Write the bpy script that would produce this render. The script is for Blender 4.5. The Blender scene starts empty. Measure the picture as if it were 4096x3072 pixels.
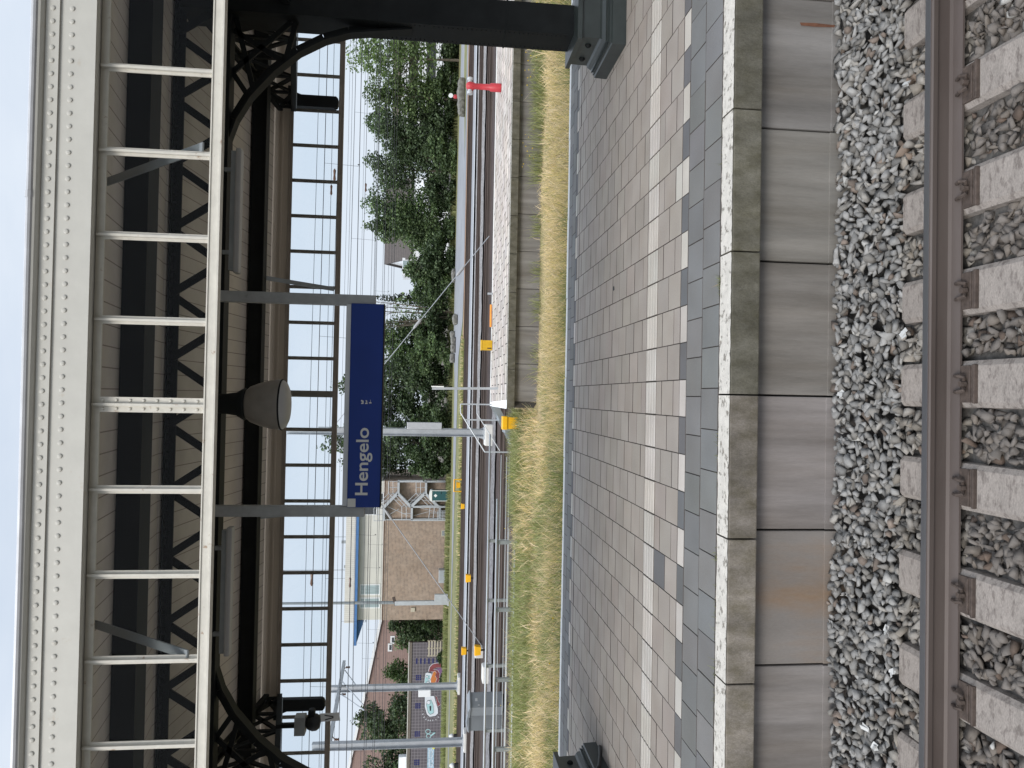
import bpy, bmesh, math, random
import numpy as np
from mathutils import Vector, Matrix
random.seed(7)
rng = np.random.default_rng(11)
SC = bpy.context.scene
COL = SC.collection
PI = math.pi

# ------------------------------------------------------------------ camera (phone held on its side: the picture is rolled by 90 degrees)
EYE, FPX = 2.86, 3037.0
_p, _y, _r = math.radians(6.42), math.radians(0.98), 0.0203
FW = Vector((math.sin(_y) * math.cos(_p), math.cos(_y) * math.cos(_p), -math.sin(_p)))
_h = Vector((math.cos(_y), -math.sin(_y), 0))
_up = _h.cross(FW)
RT = math.cos(_r) * _h + math.sin(_r) * _up
UP = math.cos(_r) * _up - math.sin(_r) * _h
def ray(x, y):
    return FW + ((1536 - y) / FPX) * RT - ((x - 2048) / FPX) * UP
def at(x, y, Y):
    d = ray(x, y); t = Y / d.y
    return Vector((0, 0, EYE)) + d * t
def atz(x, y, z):
    d = ray(x, y); t = (z - EYE) / d.z
    return Vector((0, 0, EYE)) + d * t
cam = bpy.data.cameras.new('camera'); co = bpy.data.objects.new('camera', cam); COL.objects.link(co)
M3 = Matrix((-UP, RT, -FW)).transposed()
co.matrix_world = Matrix.Translation((0, 0, EYE)) @ M3.to_4x4()
cam.sensor_width = 36; cam.lens = 36 * FPX / 4096; cam.clip_end = 2000; cam.clip_start = 0.05
SC.camera = co

# ------------------------------------------------------------------ helpers
WL = {}
def tag(o, label=None, cat=None, group=None, kind=None):
    if label: o['label'] = label
    if cat: o['category'] = cat
    if group: o['group'] = group
    if kind: o['kind'] = kind
    return o
def thing(name, label, cat, loc, group=None):
    o = bpy.data.objects.new(name, None); COL.objects.link(o)
    o.empty_display_size = 0.1; o.location = loc; WL[o] = Vector(loc)
    return tag(o, label, cat, group)
def link(name, me, mat, parent=None, origin=None):
    base = Vector(origin) if origin is not None else (WL[parent] if parent is not None else Vector((0, 0, 0)))
    if base.length > 0: me.transform(Matrix.Translation(-base))
    o = bpy.data.objects.new(name, me); COL.objects.link(o); WL[o] = base
    if mat is not None:
        for m in (mat if isinstance(mat, (list, tuple)) else [mat]): me.materials.append(m)
    if parent is not None:
        o.parent = parent; o.location = base - WL[parent]
    else:
        o.location = base
    return o
def dup(root, off, label=None, group=None):
    c = root.copy(); COL.objects.link(c); c.location = root.location + Vector(off); WL[c] = WL[root] + Vector(off)
    if label: c['label'] = label
    if group: c['group'] = group
    for ch in list(root.children):
        d = ch.copy(); COL.objects.link(d); d.parent = c; WL[d] = WL.get(ch, Vector()) + Vector(off)
        for g in list(ch.children):
            e = g.copy(); COL.objects.link(e); e.parent = d
    return c
def smooth(o):
    for p in o.data.polygons: p.use_smooth = True
    return o

class MB:
    def __init__(s): s.v = []; s.f = []; s.c = []; s.m = []; s.col = (1, 1, 1); s.mi = 0
    def face(s, pts):
        n = len(s.v); s.v += [tuple(p) for p in pts]; s.f.append(tuple(range(n, n + len(pts)))); s.c.append(s.col); s.m.append(s.mi)
    def add(s, vs, fs):
        n = len(s.v); s.v += [tuple(p) for p in vs]
        for f in fs: s.f.append(tuple(i + n for i in f)); s.c.append(s.col); s.m.append(s.mi)
    def box(s, a, b, ch=0.0):
        x0, x1 = sorted((a[0], b[0])); y0, y1 = sorted((a[1], b[1])); z0, z1 = sorted((a[2], b[2]))
        if ch <= 0:
            s.add([(x0,y0,z0),(x1,y0,z0),(x1,y1,z0),(x0,y1,z0),(x0,y0,z1),(x1,y0,z1),(x1,y1,z1),(x0,y1,z1)],
                  [(0,3,2,1),(4,5,6,7),(0,1,5,4),(1,2,6,5),(2,3,7,6),(3,0,4,7)])
            return
        bm = bmesh.new(); r = bmesh.ops.create_cube(bm, size=1)
        for v in bm.verts: v.co = Vector(((x0+x1)/2+v.co.x*(x1-x0), (y0+y1)/2+v.co.y*(y1-y0), (z0+z1)/2+v.co.z*(z1-z0)))
        bmesh.ops.bevel(bm, geom=bm.edges[:], offset=ch, segments=2, affect='EDGES', profile=0.6)
        bm.verts.index_update(); s.add([v.co[:] for v in bm.verts], [[v.index for v in f.verts] for f in bm.faces]); bm.free()
    def obox(s, c, ax, ay, az):          # box with half-axis vectors
        c, ax, ay, az = map(Vector, (c, ax, ay, az))
        vs = [c + i*ax + j*ay + k*az for k in (-1, 1) for j in (-1, 1) for i in (-1, 1)]
        s.add(vs, [(0,2,3,1),(4,5,7,6),(0,1,5,4),(1,3,7,5),(3,2,6,7),(2,0,4,6)])
    def bar(s, a, b, w, h, up=(0, 0, 1)):   # rectangular bar a->b; w sideways, h along up
        a, b = Vector(a), Vector(b); d = (b - a).normalized(); u = Vector(up)
        if abs(d.dot(u)) > .98: u = Vector((0, 1, 0))
        sd = d.cross(u).normalized(); uu = sd.cross(d).normalized()
        s.obox((a + b) / 2, (b - a) / 2, sd * w / 2, uu * h / 2)
    def tube(s, pts, r, n=8, cap=True):
        pts = [Vector(p) for p in pts]; rs = r if isinstance(r, (list, tuple)) else [r] * len(pts)
        vs = []; prev = None
        for i, p in enumerate(pts):
            d = (pts[min(i + 1, len(pts) - 1)] - pts[max(i - 1, 0)]).normalized()
            if prev is None:
                u = Vector((0, 0, 1)) if abs(d.z) < .9 else Vector((1, 0, 0))
                sd = d.cross(u).normalized()
            else:
                sd = (prev - d * prev.dot(d)).normalized()
            prev = sd; uu = d.cross(sd)
            for k in range(n):
                a = 2 * PI * k / n; vs.append(p + rs[i] * (math.cos(a) * sd + math.sin(a) * uu))
        fs = []
        for i in range(len(pts) - 1):
            for k in range(n):
                k2 = (k + 1) % n; fs.append((i*n+k, i*n+k2, (i+1)*n+k2, (i+1)*n+k))
        if cap: fs.append(tuple(range(n))[::-1]); fs.append(tuple((len(pts)-1)*n + k for k in range(n)))
        s.add(vs, fs)
    def lathe(s, prof, c, n=24, axis='z'):
        c = Vector(c); vs = []; fs = []
        for r, z in prof:
            for k in range(n):
                a = 2 * PI * k / n; p = (r * math.cos(a), r * math.sin(a), z)
                if axis == 'y': p = (p[0], p[2], p[1])
                if axis == 'x': p = (p[2], p[0], p[1])
                vs.append(c + Vector(p))
        for i in range(len(prof) - 1):
            for k in range(n):
                k2 = (k + 1) % n; fs.append((i*n+k, i*n+k2, (i+1)*n+k2, (i+1)*n+k))
        s.add(vs, fs)
    def prism(s, poly, o, ex, ey, ez, t0, t1):  # polygon (a,b) -> o + a*ex + b*ey, extruded along ez t0..t1
        o, ex, ey, ez = map(Vector, (o, ex, ey, ez)); n = len(poly)
        A = [o + a*ex + b*ey + ez*t0 for a, b in poly]; B = [p + ez*(t1 - t0) for p in A]
        s.add(A + B, [tuple(range(n))[::-1], tuple(range(n, 2*n))] + [(i, (i+1) % n, n + (i+1) % n, n + i) for i in range(n)])
    def build(s, name, mat, parent=None, origin=None, sm=False):
        me = bpy.data.meshes.new(name); me.from_pydata(s.v, [], s.f); me.update()
        at_ = me.attributes.new('col', 'FLOAT_COLOR', 'FACE')
        at_.data.foreach_set('color', np.array([(*c, 1) for c in s.c], np.float32).ravel())
        if any(s.m): me.polygons.foreach_set('material_index', s.m)
        bm = bmesh.new(); bm.from_mesh(me); bmesh.ops.recalc_face_normals(bm, faces=bm.faces); bm.to_mesh(me); bm.free()
        o = link(name, me, mat, parent, origin)
        if sm: smooth(o)
        return o
def np_mesh(name, V, F, C, mat, parent=None, origin=None):
    me = bpy.data.meshes.new(name); nv, nf, k = len(V), len(F), F.shape[1]
    me.vertices.add(nv); me.vertices.foreach_set('co', V.astype(np.float32).ravel())
    me.loops.add(nf * k); me.loops.foreach_set('vertex_index', F.astype(np.int32).ravel())
    me.polygons.add(nf); me.polygons.foreach_set('loop_start', np.arange(0, nf * k, k, dtype=np.int32))
    a = me.attributes.new('col', 'FLOAT_COLOR', 'FACE')
    C4 = np.ones((nf, 4), np.float32); C4[:, :3] = C; a.data.foreach_set('color', C4.ravel())
    me.update(calc_edges=True); me.validate()
    return link(name, me, mat, parent, origin)

# ------------------------------------------------------------------ materials
def lin(r, g, b):
    f = lambda c: ((c / 255 + .055) / 1.055) ** 2.4 if c > 10 else c / 255 / 12.92
    return (f(r), f(g), f(b))
def mat(name, c, rough=.8, metal=0., var=.18, scale=6., bump=0., bscale=60., attr=False, stretch=(1, 1, 1), c2=None, c2amt=.5, c2scale=1.2, spec=.4, c2sharp=.18, fine=.0):
    m = bpy.data.materials.new(name); m.use_nodes = True; nt = m.node_tree; N, L = nt.nodes, nt.links
    b = N['Principled BSDF']; b.inputs['Roughness'].default_value = rough; b.inputs['Metallic'].default_value = metal
    b.inputs['Specular IOR Level'].default_value = spec
    tc = N.new('ShaderNodeTexCoord'); mp = N.new('ShaderNodeMapping'); mp.inputs['Scale'].default_value = stretch
    geo = N.new('ShaderNodeNewGeometry'); L.new(geo.outputs['Position'], mp.inputs['Vector'])
    base = N.new('ShaderNodeRGB'); base.outputs[0].default_value = (*c, 1); out = base.outputs[0]
    if c2 is not None:
        n = N.new('ShaderNodeTexNoise'); n.inputs['Scale'].default_value = c2scale; n.inputs['Detail'].default_value = 6; n.inputs['Roughness'].default_value = .65
        L.new(mp.outputs[0], n.inputs['Vector'])
        r = N.new('ShaderNodeMapRange'); r.inputs['From Min'].default_value = 1 - c2amt - c2sharp; r.inputs['From Max'].default_value = 1 - c2amt + c2sharp
        L.new(n.outputs['Fac'], r.inputs['Value'])
        x = N.new('ShaderNodeMix'); x.data_type = 'RGBA'; L.new(r.outputs[0], x.inputs['Factor']); L.new(out, x.inputs['A']); x.inputs['B'].default_value = (*c2, 1); out = x.outputs['Result']
    def vary(out, sc, amt, det):
        n = N.new('ShaderNodeTexNoise'); n.inputs['Scale'].default_value = sc; n.inputs['Detail'].default_value = det
        L.new(mp.outputs[0], n.inputs['Vector'])
        r = N.new('ShaderNodeMapRange'); r.inputs['From Min'].default_value = .25; r.inputs['From Max'].default_value = .75
        r.inputs['To Min'].default_value = 1 - amt; r.inputs['To Max'].default_value = 1 + amt; L.new(n.outputs['Fac'], r.inputs['Value'])
        x = N.new('ShaderNodeVectorMath'); x.operation = 'SCALE'; L.new(out, x.inputs[0]); L.new(r.outputs[0], x.inputs['Scale']); return x.outputs[0]
    if var > 0: out = vary(out, scale, var, 8)
    if fine > 0: out = vary(out, 140, fine, 3)
    if attr:
        a = N.new('ShaderNodeAttribute'); a.attribute_name = 'col'
        x = N.new('ShaderNodeVectorMath'); x.operation = 'MULTIPLY'; L.new(out, x.inputs[0]); L.new(a.outputs['Color'], x.inputs[1]); out = x.outputs[0]
    L.new(out, b.inputs['Base Color'])
    if bump > 0:
        n = N.new('ShaderNodeTexNoise'); n.inputs['Scale'].default_value = bscale; n.inputs['Detail'].default_value = 6; L.new(mp.outputs[0], n.inputs['Vector'])
        u = N.new('ShaderNodeBump'); u.inputs['Strength'].default_value = bump; u.inputs['Distance'].default_value = .01; L.new(n.outputs['Fac'], u.inputs['Height']); L.new(u.outputs[0], b.inputs['Normal'])
    return m
def leafmat(name):
    m = bpy.data.materials.new(name); m.use_nodes = True; nt = m.node_tree; N, L = nt.nodes, nt.links
    b = N['Principled BSDF']; b.inputs['Roughness'].default_value = .55; b.inputs['Specular IOR Level'].default_value = .25
    a = N.new('ShaderNodeAttribute'); a.attribute_name = 'col'; L.new(a.outputs['Color'], b.inputs['Base Color'])
    t = N.new('ShaderNodeBsdfTranslucent'); g = N.new('ShaderNodeVectorMath'); g.operation = 'MULTIPLY'; g.inputs[1].default_value = (1.1, 1.25, .6)
    L.new(a.outputs['Color'], g.inputs[0]); L.new(g.outputs[0], t.inputs['Color'])
    x = N.new('ShaderNodeMixShader'); x.inputs[0].default_value = .35; L.new(b.outputs[0], x.inputs[1]); L.new(t.outputs[0], x.inputs[2])
    L.new(x.outputs[0], N['Material Output'].inputs['Surface']); return m
def glassmat(name, tint=(.92, .95, .96), refl=1.0):
    m = bpy.data.materials.new(name); m.use_nodes = True; nt = m.node_tree; N, L = nt.nodes, nt.links
    t = N.new('ShaderNodeBsdfTransparent'); t.inputs[0].default_value = (*tint, 1)
    g = N.new('ShaderNodeBsdfGlossy'); g.inputs['Roughness'].default_value = .02
    f = N.new('ShaderNodeFresnel'); f.inputs[0].default_value = 1.45
    mm = N.new('ShaderNodeMath'); mm.operation = 'MULTIPLY'; mm.inputs[1].default_value = refl; L.new(f.outputs[0], mm.inputs[0])
    x = N.new('ShaderNodeMixShader'); L.new(mm.outputs[0], x.inputs[0]); L.new(t.outputs[0], x.inputs[1]); L.new(g.outputs[0], x.inputs[2])
    L.new(x.outputs[0], N['Material Output'].inputs['Surface']); return m
def linemat(name, c, cl, axis, pitch, width, rough=.8, var=.12, scale=5., c2=None, axis2=None, pitch2=1., width2=.1):
    """boards / courses: dark joint lines every pitch along an axis of the place"""
    m = mat(name, c, rough, var=var, scale=scale, c2=c2, c2amt=.42, c2scale=.8)
    nt = m.node_tree; N, L = nt.nodes, nt.links; b = N['Principled BSDF']
    src = b.inputs['Base Color'].links[0].from_socket
    geo = N.new('ShaderNodeNewGeometry'); sp = N.new('ShaderNodeSeparateXYZ'); L.new(geo.outputs['Position'], sp.inputs[0])
    def lines(axis, pitch, width):
        d = N.new('ShaderNodeMath'); d.operation = 'DIVIDE'; d.inputs[1].default_value = pitch; L.new(sp.outputs[axis], d.inputs[0])
        f = N.new('ShaderNodeMath'); f.operation = 'FRACT'; L.new(d.outputs[0], f.inputs[0])
        l = N.new('ShaderNodeMath'); l.operation = 'LESS_THAN'; l.inputs[1].default_value = width / pitch; L.new(f.outputs[0], l.inputs[0]); return l.outputs[0]
    fac = lines(axis, pitch, width)
    if axis2 is not None:
        f2 = lines(axis2, pitch2, width2); mx = N.new('ShaderNodeMath'); mx.operation = 'MAXIMUM'; L.new(fac, mx.inputs[0]); L.new(f2, mx.inputs[1]); fac = mx.outputs[0]
    x = N.new('ShaderNodeMix'); x.data_type = 'RGBA'; L.new(fac, x.inputs['Factor']); L.new(src, x.inputs['A']); x.inputs['B'].default_value = (*cl, 1)
    L.new(x.outputs['Result'], b.inputs['Base Color']); return m

M = {}
M['cream'] = mat('cream_paint', (.475, .462, .42), .5, var=.05, scale=9, bump=.06, bscale=25, c2=(.42, .36, .28), c2amt=.30, c2scale=5., c2sharp=.05)
M['cream_old'] = mat('weathered_cream_paint', (.56, .535, .475), .55, var=.08, scale=14, bump=.25, bscale=40, c2=(.33, .24, .17), c2amt=.33, c2scale=11., c2sharp=.03)
M['zinc'] = mat('zinc_gutter', (.42, .42, .43), .5, .3, var=.12, scale=7)
M['black'] = mat('black_green_steel_paint', (.010, .0115, .012), .6, var=.3, scale=5, bump=.12, bscale=18, spec=.15)
M['brownsteel'] = mat('brown_grey_frame_paint', (.27, .23, .19), .55, var=.15, scale=6)
M['plank'] = linemat('roof_planks', (.58, .53, .47), (.26, .22, .19), 'X', .165, .010, .7, .1, 3., c2=(.49, .44, .39))
M['greypost'] = mat('grey_post_paint', (.27, .28, .28), .5, var=.16, scale=8, c2=(.09, .09, .09), c2amt=.3, c2scale=7, c2sharp=.06)
M['blue'] = mat('blue_enamel', (.009, .031, .175), .5, var=.08, scale=3, spec=.2)
M['letter'] = mat('letter_white', (.50, .50, .47), .5, var=.05)
M['alu'] = mat('aluminium', (.42, .43, .44), .45, .2, var=.08)
M['shade'] = mat('lamp_shade_glass', (.20, .185, .165), .35, var=.12, scale=9)
M['opal'] = mat('opal_cover', (.34, .34, .34), .4, var=.06)
M['concrete'] = mat('wall_concrete', (.215, .205, .196), .85, attr=True, var=.26, scale=6, stretch=(1.6, 1.6, .16), bump=.2, bscale=35, c2=(.135, .122, .108), c2amt=.46, c2scale=2.0, fine=.07)
M['coping'] = mat('coping_face_concrete', (.14, .132, .11), .88, attr=True, var=.3, scale=5, bump=.4, bscale=30, c2=(.058, .053, .033), c2amt=.54, c2scale=7.5, stretch=(1.3, 1, .7), fine=.22, c2sharp=.26)
M['copingtop'] = mat('coping_white_paint', (.62, .59, .54), .75, var=.12, scale=15, bump=.5, bscale=60, c2=(.24, .22, .19), c2amt=.41, c2scale=20, c2sharp=.04, fine=.12)
M['whitepaint'] = mat('white_paint', (.74, .74, .72), .7, var=.1, scale=9, c2=(.4, .4, .38), c2amt=.3, c2scale=8, c2sharp=.05)
M['tile'] = mat('paving_tile', (1, 1, 1), .82, var=.10, scale=7, bump=.25, bscale=120, attr=True, c2=(.80, .78, .76), c2amt=.5, c2scale=3.5, fine=.09)
M['joint'] = mat('joint_sand', (.05, .046, .042), .95, var=.3, scale=20)
M['stone'] = mat('ballast_stone', (1, 1, 1), .85, var=.15, scale=40, bump=.3, bscale=150, attr=True)
M['ballastbed'] = mat('ballast_bed', (.075, .07, .065), .95, var=.5, scale=30, bump=.6, bscale=40)
M['fargravel'] = mat('far_gravel', (.25, .24, .235), .95, var=.6, scale=9, bump=.8, bscale=9, c2=(.12, .105, .10), c2amt=.46, c2scale=5)
M['fargravel2'] = mat('far_grey_gravel', (.21, .205, .21), .95, var=.6, scale=9, bump=.8, bscale=9, c2=(.09, .08, .078), c2amt=.5, c2scale=5)
M['rustbed'] = mat('rusty_track_bed', (.055, .036, .030), .95, var=.5, scale=5, bump=.7, bscale=9, c2=(.028, .019, .017), c2amt=.5, c2scale=3, stretch=(.4, 1, 1))
M['sleeper'] = mat('sleeper_concrete', (.255, .225, .202), .85, var=.14, scale=9, bump=.35, bscale=70, c2=(.155, .132, .118), c2amt=.43, c2scale=28, c2sharp=.06, stretch=(.5, 1, 1), fine=.2)
M['rail'] = mat('rail_rust_brown', (.092, .074, .066), .6, .15, var=.12, scale=4, stretch=(.15, 1, 1), c2=(.06, .043, .037), c2amt=.4, c2scale=3)
M['railtop'] = mat('rail_running_band', (.34, .35, .38), .28, .85, var=.08, scale=3, stretch=(.1, 8, 1))
M['rustclip'] = mat('rusty_clip', (.072, .054, .045), .8, .1, var=.35, scale=30, bump=.4, bscale=80)
M['galv'] = mat('galvanised_steel', (.40, .42, .44), .5, .35, var=.12, scale=2.5)
M['galvdark'] = mat('galvanised_steel_old', (.24, .26, .27), .5, .3, var=.15, scale=4)
M['insul'] = mat('brown_insulator', (.12, .06, .035), .3, var=.1)
M['wire'] = mat('dark_copper_wire', (.035, .035, .038), .5, .3, var=.1)
M['road'] = mat('asphalt_road', (.235, .24, .255), .9, var=.1, scale=.7, c2=(.19, .195, .205), c2amt=.45, c2scale=.2)
M['walk'] = mat('concrete_walk', (.25, .255, .27), .9, var=.1, scale=1.2)
M['brickstrip'] = mat('brick_kerb_strip', (.27, .165, .11), .9, var=.25, scale=4)
M['verge'] = mat('mown_grass', (.115, .125, .045), .95, var=.35, scale=1.2, c2=(.20, .185, .085), c2amt=.5, c2scale=.5, bump=.5, bscale=6)
M['soil'] = mat('grass_soil', (.34, .25, .135), .95, var=.35, scale=3, c2=(.16, .15, .055), c2amt=.5, c2scale=.45)
M['ground'] = mat('ground_earth', (.085, .075, .055), .95, var=.3, scale=.6)
M['blade'] = leafmat('grass_blade'); M['leaf'] = leafmat('tree_leaf')
M['bark'] = mat('bark', (.10, .085, .065), .9, var=.3, scale=6)
M['brick'] = linemat('brown_brick', (.285, .22, .172), (.36, .29, .235), 'Z', .16, .035, .9, .38, 3.2, c2=(.235, .168, .122))
M['cladding'] = mat('pale_cladding', (.57, .56, .51), .6, var=.05, scale=1)
M['rooftile'] = linemat('pale_fascia_panels', (.55, .53, .48), (.38, .36, .32), 'X', .22, .02, .7, .06, 2.)
M['bluepaint'] = mat('blue_gutter_paint', (.055, .15, .34), .5, var=.12, scale=2)
M['whiteframe'] = mat('white_window_frame', (.72, .73, .73), .5, var=.04)
M['win'] = mat('window_glass_curtain', (.30, .37, .38), .15, var=.22, scale=1.6, stretch=(6, 1, .4), spec=.7)
M['darkwin'] = mat('dark_window_glass', (.03, .034, .038), .12, var=.2, spec=.8)
M['pinkbrick'] = linemat('mauve_brick', (.285, .20, .175), (.22, .155, .14), 'Z', .30, .04, .9, .12, 2.)
M['greywall'] = mat('grey_render', (.13, .13, .135), .9, var=.1, scale=.5)
M['darkroof'] = linemat('dark_roof_tiles', (.085, .072, .066), (.045, .04, .038), 'Z', .28, .05, .85, .15, 3.)
M['whitewall'] = mat('white_balcony_panel', (.72, .74, .76), .7, var=.06, scale=.5)
M['potty'] = mat('dark_teal_plastic', (.018, .075, .082), .4, var=.1)
M['pottyroof'] = mat('white_plastic', (.66, .67, .66), .4, var=.05)
M['yellow'] = mat('yellow_plastic', (.78, .41, .008), .45, var=.08, scale=8)
M['yellowd'] = mat('yellow_grit_box', (.55, .32, .012), .5, var=.15, scale=8)
M['red'] = mat('red_hydrant_paint', (.42, .035, .045), .45, var=.12, scale=8)
M['orange'] = mat('orange_plastic', (.75, .27, .03), .5, var=.1)
M['cab'] = mat('grey_cabinet_paint', (.185, .20, .215), .45, var=.06, scale=2)
M['boulder'] = mat('grey_concrete_block', (.15, .145, .13), .95, var=.4, scale=4, bump=.8, bscale=8)
M['padwhite'] = mat('pale_foundation_concrete', (.58, .565, .53), .85, var=.1, scale=3)
M['dirtwhite'] = mat('white_platform_marking', (.72, .72, .70), .8, var=.15, scale=6)
M['tilewall'] = linemat('violet_grey_wall_tiles', (.10, .088, .10), (.25, .235, .25), 'X', .375, .03, .5, .1, 2., axis2='Z', pitch2=.375, width2=.03)
M['navy'] = mat('navy_wall_tile', (.012, .016, .10), .35, var=.1)
M['g_red'] = mat('spray_dark_red', (.21, .055, .06), .8, var=.25, scale=2); M['g_or'] = mat('spray_orange', (.50, .17, .045), .8, var=.12, scale=2)
M['g_aq'] = mat('spray_aqua', (.33, .52, .54), .8, var=.12, scale=2); M['g_wh'] = mat('spray_white', (.60, .63, .67), .8, var=.1, scale=3)
M['g_pu'] = mat('spray_purple', (.19, .10, .20), .8, var=.2, scale=2); M['g_bk'] = mat('spray_black', (.02, .02, .03), .8); M['g_bl'] = mat('spray_pale_blue', (.33, .46, .56), .8, var=.3, scale=3); M['g_ye'] = mat('spray_yellow', (.62, .60, .08), .8)
M['wood'] = mat('pale_slatted_wood', (.42, .38, .30), .8, var=.15, scale=5)
M['glass'] = glassmat('pane_glass', (.90, .91, .91), .16); M['farglass'] = glassmat('far_pane_glass', (.95, .97, .98), .5)
M['plastic'] = mat('black_rubber', (.012, .013, .014), .5)
M['litter'] = mat('white_litter', (.5, .5, .49), .8)
M['slab'] = mat('pale_slab', (1, 1, 1), .85, var=.14, scale=3, attr=True, stretch=(3, 1, 1), c2=(.75, .72, .68), c2amt=.5, c2scale=2)
M['sock_r'] = mat('windsock_red', (.55, .03, .05), .7); M['sock_w'] = mat('windsock_white', (.75, .75, .75), .7)

# ------------------------------------------------------------------ ground, track beds, roads (structure)
def sheet(name, x0, x1, y0, y1, z0, z1, m, origin=None, kind='structure', label=None):
    b = MB(); b.box((x0, y0, z0), (x1, y1, z1)); o = b.build(name, m); tag(o, kind=kind); return o
b = MB(); b.face([(-900, -60, -.5), (900, -60, -.5), (900, 1500, -.5), (-900, 1500, -.5)]); tag(b.build('ground', M['ground']), kind='structure')
sheet('track_bed', -60, 60, -1.5, 5.14, -.49, -.245, M['ballastbed'])
sheet('far_track_bed', -90, 95, 24.9, 61.0, -.49, -.16, M['rustbed'])
# pale gravel strips between the far tracks, the concrete walk with its white edge, road and kerb strip
def strip(name, x0, x1, y0, y1, z, m, amp=.0):
    n = int((x1 - x0) / .6); bb = MB(); top = []
    for i in range(n + 1):
        x = x0 + (x1 - x0) * i / n; top.append((x, y0 + random.uniform(-amp, amp), y1 + random.uniform(-amp, amp)))
    for i in range(n):
        (xa, a0, a1), (xb, b0, b1) = top[i], top[i + 1]
        bb.face([(xa, a0, z), (xb, b0, z), (xb, b1, z), (xa, a1, z)])
    return tag(bb.build(name, m), kind='structure')
strip('gravel_path', -90, 95, 42.0, 44.2, -.08, M['fargravel'], .25)
strip('gravel_path', -90, 95, 32.2, 34.0, -.09, M['fargravel2'], .2)
strip('gravel_path', -90, 95, 47.6, 49.0, -.06, M['fargravel'], .2)
strip('concrete_walk', -90, 95, 49.35, 52.6, .02, M['walk'], .06)
strip('walk_edge', -90, 95, 49.05, 49.3, .05, M['whitepaint'], .03)
strip('brick_kerb', 4.6, 95, 60.3, 61.6, .0, M['brickstrip'], .05)
sheet('grass_verge', -120, 140, 61.0, 87.5, -.45, -.03, M['verge'])
# road: wide on the right, tapering away to the left
b = MB(); pts_n = [(95, 62.0), (40, 62.0), (9, 61.9), (6.2, 63.0), (5.0, 66.0), (3.5, 70.0), (-20, 74.5), (-90, 74.5)]; pts_f = [(95, 75), (40, 77), (22, 81), (12, 83.5), (5, 83.5), (2, 79), (-20, 76.2), (-90, 76.0)]
for i in range(len(pts_n) - 1): b.face([(*pts_n[i], .0), (*pts_f[i], .0), (*pts_f[i + 1], .0), (*pts_n[i + 1], .0)])
tag(b.build('road', M['road']), kind='structure')
b = MB(); b.face([(20, 64.5, .012), (95, 63.5, .012), (95, 68.5, .012), (30, 69.5, .012)]); tag(b.build('grass_island', M['verge']), kind='structure')

# grass between the platforms (a mound of soil with blades)
def soilz(x, y):
    z = .0 + .14 * np.exp(-((y - 14.6) / 2.6) ** 2) + .05 * np.sin(x * .9 + y * .5) * np.sin(y * .8)
    left = 1 / (1 + np.exp((x + 1.2) * 1.6)); z = z + left * .22 * np.exp(-((y - 20.2) / 1.6) ** 2)
    return z
nx, ny = 130, 44; xs = np.linspace(-22, 24, nx); ys = np.linspace(11.42, 25.2, ny); X, Y = np.meshgrid(xs, ys); Z = soilz(X, Y)
Z = np.where(Y > 22.6, Z * .0 - .1, Z); Z = np.where((Y > 19.64) & (X > -.2), -.2, Z)
V = np.stack([X.ravel(), Y.ravel(), Z.ravel()], 1); I = (np.arange(ny - 1)[:, None] * nx + np.arange(nx - 1)).ravel()
F = np.stack([I, I + 1, I + nx + 1, I + nx], 1); tag(np_mesh('soil', V, F, np.ones((len(F), 3)), M['soil']), kind='structure')
def noise2(x, y, s):
    r = 0
    for k, (a, bb, p) in enumerate(((1.0, .7, 0.), (-.6, 1.1, 1.7), (1.7, -1.3, 4.1), (2.9, 2.1, 2.2), (-3.7, 3.3, .6))):
        r = r + np.sin((a * x + bb * y) * s + p) / (1 + .45 * k)
    return r / 2.6
def blades(n, x0, x1, y0, y1, hmin, hmax, w, zf, tanf, lean=.35, keep=None):
    x = rng.uniform(x0, x1, n); y = rng.uniform(y0, y1, n)
    if keep is not None:
        k = keep(x, y); x, y = x[k], y[k]; n = len(x)
    z = zf(x, y) - .02; t = tanf(x, y) + rng.normal(0, .16, n); tan = t > .5
    h = rng.uniform(hmin, hmax, n) * np.where(tan, 1.05, .85); a = rng.uniform(0, 2 * PI, n); w_ = w * rng.uniform(.6, 1.3, n)
    la = rng.uniform(0, 2 * PI, n); ln = h * lean * rng.uniform(.2, 1.6, n)
    dx, dy = np.cos(a) * w_ / 2, np.sin(a) * w_ / 2; lx, ly = np.cos(la) * ln, np.sin(la) * ln
    P = lambda f, s, hh: np.stack([x + lx * f + s * dx, y + ly * f + s * dy, z + hh], 1)
    V = np.concatenate([P(0, -1, 0 * h), P(0, 1, 0 * h), P(.3, .8, h * .55), P(.3, -.8, h * .55), P(1, .15, h * .95), P(1, -.15, h * .95)])
    i = np.arange(n); F = np.concatenate([np.stack([i, i + n, i + 2*n, i + 3*n], 1), np.stack([i + 3*n, i + 2*n, i + 4*n, i + 5*n], 1)])
    tanc = np.array([.78, .61, .42]) * rng.uniform(.55, 1.25, (n, 1)); gr = np.array([.275, .295, .15]) * rng.uniform(.5, 1.35, (n, 1)) + rng.uniform(0, .03, (n, 1)) * np.array([1, .6, 0])
    C = np.where(tan[:, None], tanc, gr); return V, F, np.concatenate([C, C])
def tanmap(x, y):
    right = 1 / (1 + np.exp(-(x + .5) * .8))
    n1 = noise2(x, y * 1.6, .7); n2 = noise2(x + 9, y + 3, 2.1)
    band = np.exp(-((y - 16.2) / 1.3) ** 2) * .15
    n3 = noise2(x * 1.3 + 4, y * .8, 4.7)
    return .34 + .36 * right + .34 * n1 + .22 * n2 + .16 * n3 + band
KR = lambda x, y: (x < -.6) | (y < 17.9 + .35 * np.sin(x * 1.7) + .25 * np.sin(x * 4.1 + 1))
K = lambda x, y: ~((y > 19.45) & (x > -.35))
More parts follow.
